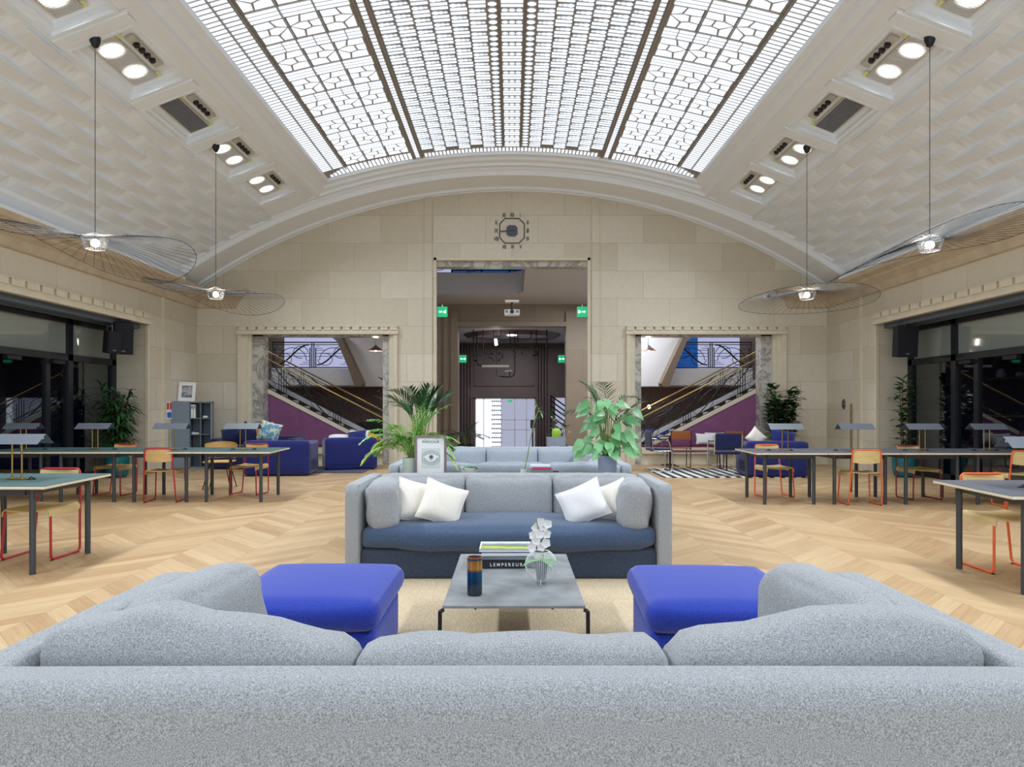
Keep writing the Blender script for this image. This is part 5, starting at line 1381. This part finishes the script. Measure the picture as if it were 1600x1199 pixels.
speaker('smaller black loudspeaker hung behind the large one at the left window', tuple(at(174, 535, 13.0)), .26, .22, .42, radians(60), 8, -1)
speaker('black loudspeaker hung inside the right window opening', tuple(at(1413, 534, 13.35)), .38, .34, .60, radians(-8), 6, 1)
# strip lamp behind curtain wall: small jars and shelves in the right side room
for z, k in ((1.93, 0), (1.20, 1)):
    g = thing('wall_shelf', ['upper wooden shelf with white jars behind the right glass', 'lower wooden shelf behind the right glass'][k], 'shelf', (9.6, 12.6, z))
    MB().box(-.12, .12, -1.3, 1.3, -.02, .02).obj('board', M['bark'], g, smooth=False)
    for y in (-1, 0, 1): MB().box(-.02, .1, y-.01, y+.01, -.22, -.02).obj('bracket', M['iron'], g, smooth=False)
for i, (y, hh, rr) in enumerate(((13.4, .17, .09), (12.9, .08, .08), (12.2, .07, .07), (11.75, .2, .07))):
    o = MB().lathe([(rr*.8, 0), (rr, hh*.3), (rr*.8, hh*.8), (rr*.5, hh), (rr*.45, hh*.9)], 16).obj('white_jar', M['white'], None, loc=(9.6, y, 1.951), ang=40)
    tag(o, ['white jar at the far end of the upper shelf behind the right glass', 'low white bowl second from the far end of the upper shelf', 'small flat white pot in the middle of the upper shelf', 'tall white jar at the near end of the upper shelf'][i], 'jar', 'white jars on the shelf behind glass')

# ================================================================== PLANTS AROUND THE ROOM
tealp = [(.13, 0), (.19, .04), (.215, .18), (.22, .36), (.19, .47), (.205, .50), (.205, .53), (.185, .53), (.175, .44)]
def reed(label, loc, seed, canes, leaf_l, lw, mats, h0, h1, potprof, spread=.10, per=16, droop=.9, cane='bark', name='potted_plant', wide=.3, shape='lance', zpot=.44, full=.35):
    random.seed(seed); g = thing(name, label, 'plant', loc)
    if potprof: pt_ = MB().lathe(potprof, 32).obj('pot', M['teal'], g, ang=50); MB().cyl((0, 0, zpot-.03), .17, .03, 24).obj('soil', M['soil'], pt_)
    st = MB(); lf = [MB() for _ in mats]
    for c in range(canes):
        a = 2*pi*c/canes+random.uniform(-.4, .4); r0 = spread*random.uniform(.3, 1); hh = random.uniform(h0, h1)
        b = Vector((cos(a)*r0, sin(a)*r0, zpot-.02)); tp = Vector((cos(a)*(r0+wide*random.uniform(.2, 1)*.5), sin(a)*(r0+wide*.4), zpot+hh))
        st.tube([tuple(b), tuple(b.lerp(tp, .5)+Vector((random.uniform(-.02, .02), 0, 0))), tuple(tp)], .011, 6, r2=.006)
        for k in range(per):
            t = full+(1-full)*k/(per-1); q = b.lerp(tp, t); az = random.uniform(0, 2*pi)
            d = Vector((cos(az), sin(az), random.uniform(.2, 1.2)*(1 if t > .9 else .7)))
            blade(lf[(k+c) % len(mats)], q, d, leaf_l*random.uniform(.75, 1.15), lw, droop*random.uniform(.7, 1.3), 5, .08, shape=shape)
    st.obj('cane', M[cane], g)
    for mb, m in zip(lf, mats): mb.obj('foliage', M[m], g, ang=80)
    return g
reed('tall dark leafy plant in a teal glazed pot at the left window edge', (-7.72, 13.35, 0), 31, 12, .40, .05, ['leaf_mid', 'leaf_dark', 'leaf_mid'], .9, 1.40, tealp, per=46, droop=1.1, wide=.35, full=.15, spread=.13)
reed('tall slender rubber plant in a teal glazed pot at the right window edge', (7.70, 13.4, 0), 33, 4, .25, .11, ['leaf_mid', 'leaf_mid', 'leaf_dark'], 1.1, 1.58, tealp, per=32, droop=.6, wide=.12, shape='oval', full=.1)
reed('dense dark bushy plant at the edge of the right stair niche', (6.15, 15.6, 0), 35, 12, .26, .13, ['leaf_dark', 'leaf_mid'], .9, 1.45, tealp, per=44, droop=.6, wide=.6, shape='oval', spread=.16, full=.2)
# hall plants
palm('potted_palm', 'dark palm in the hall, left of the street doors', (at(718, 700, 15.6).x, 17.6, 0), (.16, .2, .42, M['black']), 12, .62, ['leaf_dark'], 41, (.6, 1.35), 1.3, 12, .26, .03, sh=.25)
palm('spider_plant', 'small spiky plant seen above the far sofa before the street doors', (at(783, 700, 12.2).x, 12.4, 0), (.12, .15, .30, M['white_pot']), 12, .34, ['leaf_mid', 'leaf_pale'], 43, (.3, 1.3), 1.5, 6, .10, .02, sh=.12)
for px, py0, Y, r_, lb in ((869, 683, 13.2, .16, 'blue grey concrete pot holding a small round cactus, near the hall opening'),):
    v = at(px, py0, Y); g = thing('cactus_pot', lb, 'plant', (v.x, Y, 0)); pot(g, .16, .19, v.z, M['pot_grey'])
    mb = MB()
    for k in range(12):
        a = 2*pi*k/12; mb.soft((.055*cos(a), .055*sin(a), v.z+.05), (.06, .06, .2), .028, n=4)
    mb.soft((0, 0, v.z+.06), (.13, .13, .22), .05, n=5); mb.obj('cactus_body', M['leaf_yellow'], g)
reed('dark leafy fig plant behind the cactus, right side of the hall opening', (at(874, 660, 15.2).x, 15.4, 0), 47, 4, .22, .07, ['leaf_dark', 'leaf_mid'], .5, .75, tealp, per=14, wide=.3, shape='oval', droop=.6)
reed('dark large leaved plant beside the far lounge under the left gallery', (at(598, 620, 18.8).x, 19.3, 0), 49, 3, .34, .13, ['leaf_dark'], 1.2, 1.8, tealp, per=9, wide=.3, shape='oval', droop=.6)
# stanchion like dispenser and bin by the doors
g = thing('card_terminal', 'slim black floor terminal right of the street doors', 'terminal', (at(833, 700, 13.9).x, 14.2, 0))
MB().cyl((0, 0, 0), .13, .02, 20).obj('base', M['black'], g); MB().cyl((0, 0, .02), .018, .95, 10).obj('post', M['black'], g); MB().soft((0, -.02, 1.02), (.10, .05, .18), .012, n=4).obj('screen', M['black'], g)
# blue lounge seat deep in the right stair hall, dark block left
lounge('armchair', 'blue armchair deep in the lounge seen through the right staircase', (at(1040, 650, 20.3).x, 20.3, 0), 0, 1.3, .9)
tag(MB().box(-4.6, -3.5, 20.2, 20.9, 0, .95).obj('lounge_cabinet', M['black'], None, smooth=False, bevel=.02), 'black cabinet deep in the lounge seen through the left staircase', 'cabinet')
g = thing('pendant_lamp', 'bare round bulb pendant deep in the lounge behind the right staircase', 'lamp', tuple(at(1014, 636, 20.5)))
MB().lathe([(0, -.06), (.045, -.035), (.055, 0), (.03, .05), (0, .06)], 16).obj('bulb', M['bulb'], g); MB().cyl((0, 0, .05), .012, .55, 6).obj('cord', M['black'], g)

# ================================================================== CLOCK, SIGNS, PROJECTOR
g = thing('wall_clock', 'octagonal wall clock with Roman numerals above the hall opening', 'clock', (0, YB-.002, at(800, 361, YB).z))
mb = MB(); ro, c_ = .293, .165; octp = [(-c_, ro), (c_, ro), (ro, c_), (ro, -c_), (c_, -ro), (-c_, -ro), (-ro, -c_), (-ro, c_)]
mb.tube([(x, -.015, z) for x, z in octp], .011, 6, closed=True); mb.obj('rim', M['black'], g)
mb = MB(); c2 = [(-.075, .13), (.075, .13), (.13, .075), (.13, -.075), (.075, -.13), (-.075, -.13), (-.13, -.075), (-.13, .075)]; mb.prism(c2, -.03, 0); M['clockblue'] = plain('slate_blue_enamel', srgb(76, 80, 98), .4); mb.obj('dial', M['clockblue'], g, smooth=False)
mb = MB(); mb.prism([(.02, .012), (-.26, -.005), (-.285, -.02), (-.26, -.035), (.02, -.012)], -.045, -.038); mb.obj('minute_hand', M['leg_metal'], g, smooth=False)
mb = MB(); mb.prism([(.06, .018), (-.13, .008), (-.15, -.008), (-.13, -.02), (.06, -.0)], -.037, -.031); mb.obj('hour_hand', M['black'], g, smooth=False)
for tx, x, z in (('XII', 0, .375), ('I', .195, .365), ('II', .375, .195), ('III', .375, 0), ('IV', .375, -.195), ('V', .205, -.385), ('VI', .01, -.385), ('VII', -.185, -.385), ('VIII', -.375, -.195), ('IX', -.375, 0), ('X', -.375, .195), ('XI', -.19, .37)):
    text_mesh('numeral', tx, .135, M['black'], g, (x, -.008, z), (radians(90), 0, 0), .004, sx=.62)
def exit_sign(label, px, py, Y, w_, flip):
    v = at(px, py, Y); g = thing('exit_sign', label, 'sign', tuple(v), 0)
    MB().box(-w_/2, w_/2, -.03, .03, -w_/2, w_/2).obj('sign_box', M['green_sign'], g, smooth=False, bevel=.008)
    mb = MB(); k = w_/.24*flip
    mb.prism([(-.085*k, 0), (-.045*k, .03*abs(k)), (-.045*k, .012*abs(k)), (.005*k, .012*abs(k)), (.005*k, -.012*abs(k)), (-.045*k, -.012*abs(k)), (-.045*k, -.03*abs(k))], -.034, -.031); mb.obj('arrow', M['white_sign'], g, smooth=False)
    mb = MB(); k2 = abs(k); mb.box(*sorted((.06*k, .09*k)), -.034, -.031, -.035*k2, .035*k2); mb.prism([(.02*k, -.03*k2), (.035*k, .02*k2), (.045*k, .02*k2), (.05*k, -.03*k2), (.038*k, -.005*k2)], -.034, -.031); mb.obj('figure', M['white_sign'], g, smooth=False)
    mb = MB(); mb.cyl((0, 0, w_/2), .012, .05, 6); mb.obj('hanger', M['chrome'], g)
exit_sign('green exit sign at the left edge of the hall opening, arrow to the left', 691, 487.5, 16.75, .25, 1)
exit_sign('green exit sign at the right edge of the hall opening, arrow to the right', 909.5, 487.5, 16.75, .25, -1)
exit_sign('smaller green exit sign deeper in the hall on the left', 723, 561, 24.5, .27, 1)
exit_sign('smaller green exit sign deeper in the hall on the right', 878, 561, 24.5, .27, -1)
v = at(797, 627, 29.8); o = MB().box(-.09, .09, -.02, .02, -.05, .05).obj('exit_sign', M['green_sign'], None, loc=tuple(v), smooth=False); tag(o, 'tiny green exit sign over the street doors', 'sign')
v = at(800, 489, 16.9); g = thing('projector', 'white projector hanging from the hall ceiling on a black arm', 'projector', tuple(v))
MB().soft((0, 0, 0), (.38, .30, .14), .02, n=5).obj('housing', M['white'], g)
mb = MB(); mb.cyl((0, -.13, .01), .05, -.06, 20, axis='y'); mb.obj('lens', M['black'], g)
for s in (-1, 1): MB().box(s*.13-.035, s*.13+.035, -.156, -.149, -.02, .045).obj('vent_grille', M['bk_grey'], g)
MB().cyl((0, 0, .07), .022, .19, 10).obj('arm', M['black'], g); MB().box(-.17, .17, -.12, .12, .26, .30).obj('ceiling_plate', M['white'], g, smooth=False)
# hanging tube sculpture
YS = 24.8; O_ = at(800, 540, YS); g = thing('hanging_sculpture', 'hanging line sculpture of bent black tubes with face like shapes in the hall', 'sculpture', tuple(O_))
def sp(pts, r_=.022, nm='tube', m='black'):
    mb = MB(); mb.tube(fillet([tuple(at(660+x/5.0, 480+y/5.0, YS)-O_) for x, y in pts], .08, 4), r_, 6); mb.obj(nm, M[m], g)
sp([(400, 165), (400, 420)]); sp([(425, 190), (428, 450), (465, 460)]); sp([(475, 165), (475, 360), (520, 362), (520, 400), (545, 400), (560, 430)], .016)
sp([(555, 180), (555, 235), (612, 235), (612, 180)], .018); sp([(580, 165), (578, 540)], .010); sp([(625, 365), (628, 400), (605, 400), (600, 430), (590, 410)], .016)
sp([(683, 165), (683, 290), (760, 318), (840, 322)], .024); sp([(722, 180), (722, 330), (708, 345), (735, 362), (708, 380), (735, 392), (712, 405), (722, 410), (722, 520), (700, 548), (600, 540)], .018)
sp([(742, 170), (745, 270)], .02); sp([(850, 185), (850, 245), (800, 250), (690, 245)], .018); sp([(890, 165), (890, 300), (870, 340)], .022); sp([(972, 165), (972, 315)], .026); sp([(870, 255), (975, 255)], .022)
sp([(683, 500), (683, 548), (620, 545)], .018); sp([(380, 378), (460, 378)], .014); sp([(780, 350), (780, 375)], .02); sp([(530, 362), (556, 362)], .04); sp([(590, 362), (615, 362)], .04)
sp([(870, 350), (905, 350), (900, 375), (860, 378)], .045, 'tube'); sp([(425, 420), (405, 420)], .04)
sp([(465, 462), (675, 462)], .045, 'light_tube', 'white'); sp([(645, 500), (700, 498)], .02, 'light_tube', 'white'); 
mb = MB(); a_ = at(660+572/5, 480+250/5, YS)-O_; b_ = at(660+578/5, 480+298/5, YS)-O_; mb.tube([tuple(a_), tuple(b_)], .05, 8); mb.obj('glowing_bulb', M['bulb_w'], g)

# ================================================================== WIRE PENDANTS AND CEILING LIGHTS
def vertigo(label, px, py, Y, prm, seed, top, warm=True, Rr=1.08):
    c = at(px, py, Y); g = thing('wire_pendant', label, 'lamp', tuple(c), 0)
    a, b, cc, d = prm; n = 56
    def rim(t): return Vector((Rr*cos(t), Rr*sin(t), a+b*cos(t)+cc*sin(t)+d*cos(2*t)))
    mb = MB(); mb.tube([rim(2*pi*k/96) for k in range(96)], .0035, 5, closed=True); mb.obj('outer_ring', M['black'], g)
    mb = MB()
    for k in range(n):
        t = 2*pi*k/n; e = rim(t); s_ = Vector((.12*cos(t), .12*sin(t), .065)); mb = MB(); mb.tube([tuple(s_), tuple(s_.lerp(e, .5)+Vector((0, 0, .02))), tuple(e)], .0025, 4); mb.obj('spoke', M['black'], g)
    mb = MB()
    for k in range(48):
        t = 2*pi*k/48; mb.tube([(.145*cos(t), .145*sin(t), .06), (.105*cos(t), .105*sin(t), -.07)], .0022, 4)
        if k % 2 == 0: mb.tube([(.145*cos(t), .145*sin(t), .06), (.01*cos(t), .01*sin(t), .125)], .0022, 4)
    for r_, z in ((.145, .06), (.105, -.07)): mb.tube([(r_*cos(2*pi*k/32), r_*sin(2*pi*k/32), z) for k in range(32)], .004, 5, closed=True)
    mb.obj('cage', M['shade'], g)
    MB().lathe([(0, -.055), (.04, -.03), (.05, .0), (.035, .035), (.0, .05)], 18).obj('bulb', M['bulb' if warm else 'bulb_w'], g)
    zt = top-c.z
    MB().cyl((0, 0, .05), .0045, zt-.05, 6).obj('cord', M['black'], g)
    MB().lathe([(.014, zt-.10), (.035, zt-.085), (.062, zt-.02), (.060, zt+.02), (.03, zt+.04)], 20).obj('canopy', M['black'], g)
    pl = bpy.data.lights.new('pendant_bulb', 'POINT'); pl.energy = 18; pl.color = (1, .86, .7); pl.shadow_soft_size = .06
    po = bpy.data.objects.new('pendant_bulb', pl); COL.objects.link(po); po.parent = g; po.location = (0, 0, 0)
XP = 4.90
vertigo('large near wire pendant on the left, with a wide wavy spoke rim', 148.5, 380, XP*F/651.5, (-.05, -.13, -.04, .17), 1, zv(XP, .10))
vertigo('farther wire pendant on the left, before the left corner', 337, 460, XP*F/463, (-.03, -.14, -.015, .14), 2, zv(XP, .10))
vertigo('large near wire pendant on the right, rim raised towards the window', 1453, 383, XP*F/653, (-.02, .26, -.06, -.10), 3, zv(XP, .10), False)
vertigo('farther wire pendant on the right, with a rim dipping flat to the left', 1261, 461, XP*F/461, (-.10, .0, -.09, -.02), 4, zv(XP, .10))

M['lens_w'] = lens_mat('floodlight_lens', srgb(255, 250, 240), 3.0, .05)
M['lens_g'] = plain('vent_louvre', srgb(120, 122, 128), .4, .5)
M['fixture'] = plain('fixture_frame', srgb(200, 200, 194), .4, .2)
M['exit_y'] = plain('yellow_tab', srgb(226, 232, 150), .6)
order = ['nearest the end wall', 'second from the end wall', 'third from the end wall', 'fourth from the end wall', 'fifth from the end wall', 'sixth from the end wall', 'seventh from the end wall', 'eighth from the end wall', 'ninth from the end wall', 'tenth from the end wall', 'eleventh from the end wall', 'twelfth from the end wall']
for s, nm in ((-1, 'left'), (1, 'right')):
    for i, yc in enumerate(YC):
        if yc < 2.2: continue
        xm_ = 4.92; ph = asin(xm_/(RV+.2)); tilt = ph*s
        vent = i == 2
        c = (s*xm_, yc, zv(xm_, .20))
        lab = ('louvred vent panel in the %s row of ceiling coffers' % nm) if vent else 'twin floodlight in the %s row of ceiling coffers, %s' % (nm, order[i])
        g = thing('ceiling_vent' if vent else 'ceiling_light', lab, 'vent' if vent else 'light', c, 0, None if vent else 'twin floodlights in the %s coffers' % nm)
        g.rotation_euler = (0, tilt, 0)
        # local x: towards the outer side is s*+x
        def B(mb, xa, xb, *r): mb.box(min(s*xa, s*xb), max(s*xa, s*xb), *r); return mb
        fr = MB(); B(fr, -.14, .20, -.54, .54, .0, .03); fr.obj('frame', M['fixture'], g, smooth=False)
        ln = MB()
        if vent:
            for y0_ in (-.52, .01):
                B(ln, -.115, .175, y0_, y0_+.51, -.008, 0)
            ln.obj('louvre', M['lens_g'], g, smooth=False)
            lb_ = MB()
            for k in range(22): B(lb_, -.11, .17, -.51+k*.047, -.50+k*.047, -.014, -.008)
            lb_.obj('slat', M['bk_grey'], g, smooth=False)
        else:
            o = MB().box(-.145, .145, -.52, .52, -.006, 0).obj('lens', M['lens_w'], g, smooth=False); o.location = (s*.03, 0, 0)
            rb = MB()
            for k in range(30): B(rb, -.115, .175, -.515+k*.0355, -.511+k*.0355, -.009, -.006)
            rb.obj('rib', M['fixture'], g, smooth=False)
        if not vent:
            al = bpy.data.lights.new('floodlight', 'AREA'); al.shape = 'RECTANGLE'; al.size = .28; al.size_y = 1.0; al.energy = 28; al.color = (.84, .92, 1.0); al.spread = radians(135)
            ao = bpy.data.objects.new('floodlight', al); COL.objects.link(ao); ao.parent = g; ao.location = (s*.03, 0, -.03)
        rl = MB(); B(rl, -.32, -.20, -.36, .36, .0, .025); rail = rl.obj('spot_rail', M['fixture'], g, smooth=False)
        for k in range(4):
            mb = MB(); mb.cyl((s*-.26, -.20+k*.125, -.035), .035, .04, 14, r2=.045); mb.obj('spotlight', M['black'], rail)
        mb = MB(); B(mb, -.20, -.15, -.52, -.40, -.002, .0); B(mb, -.20, -.15, .44, .54, -.002, 0); mb.obj('yellow_tab', M['exit_y'], g, smooth=False)
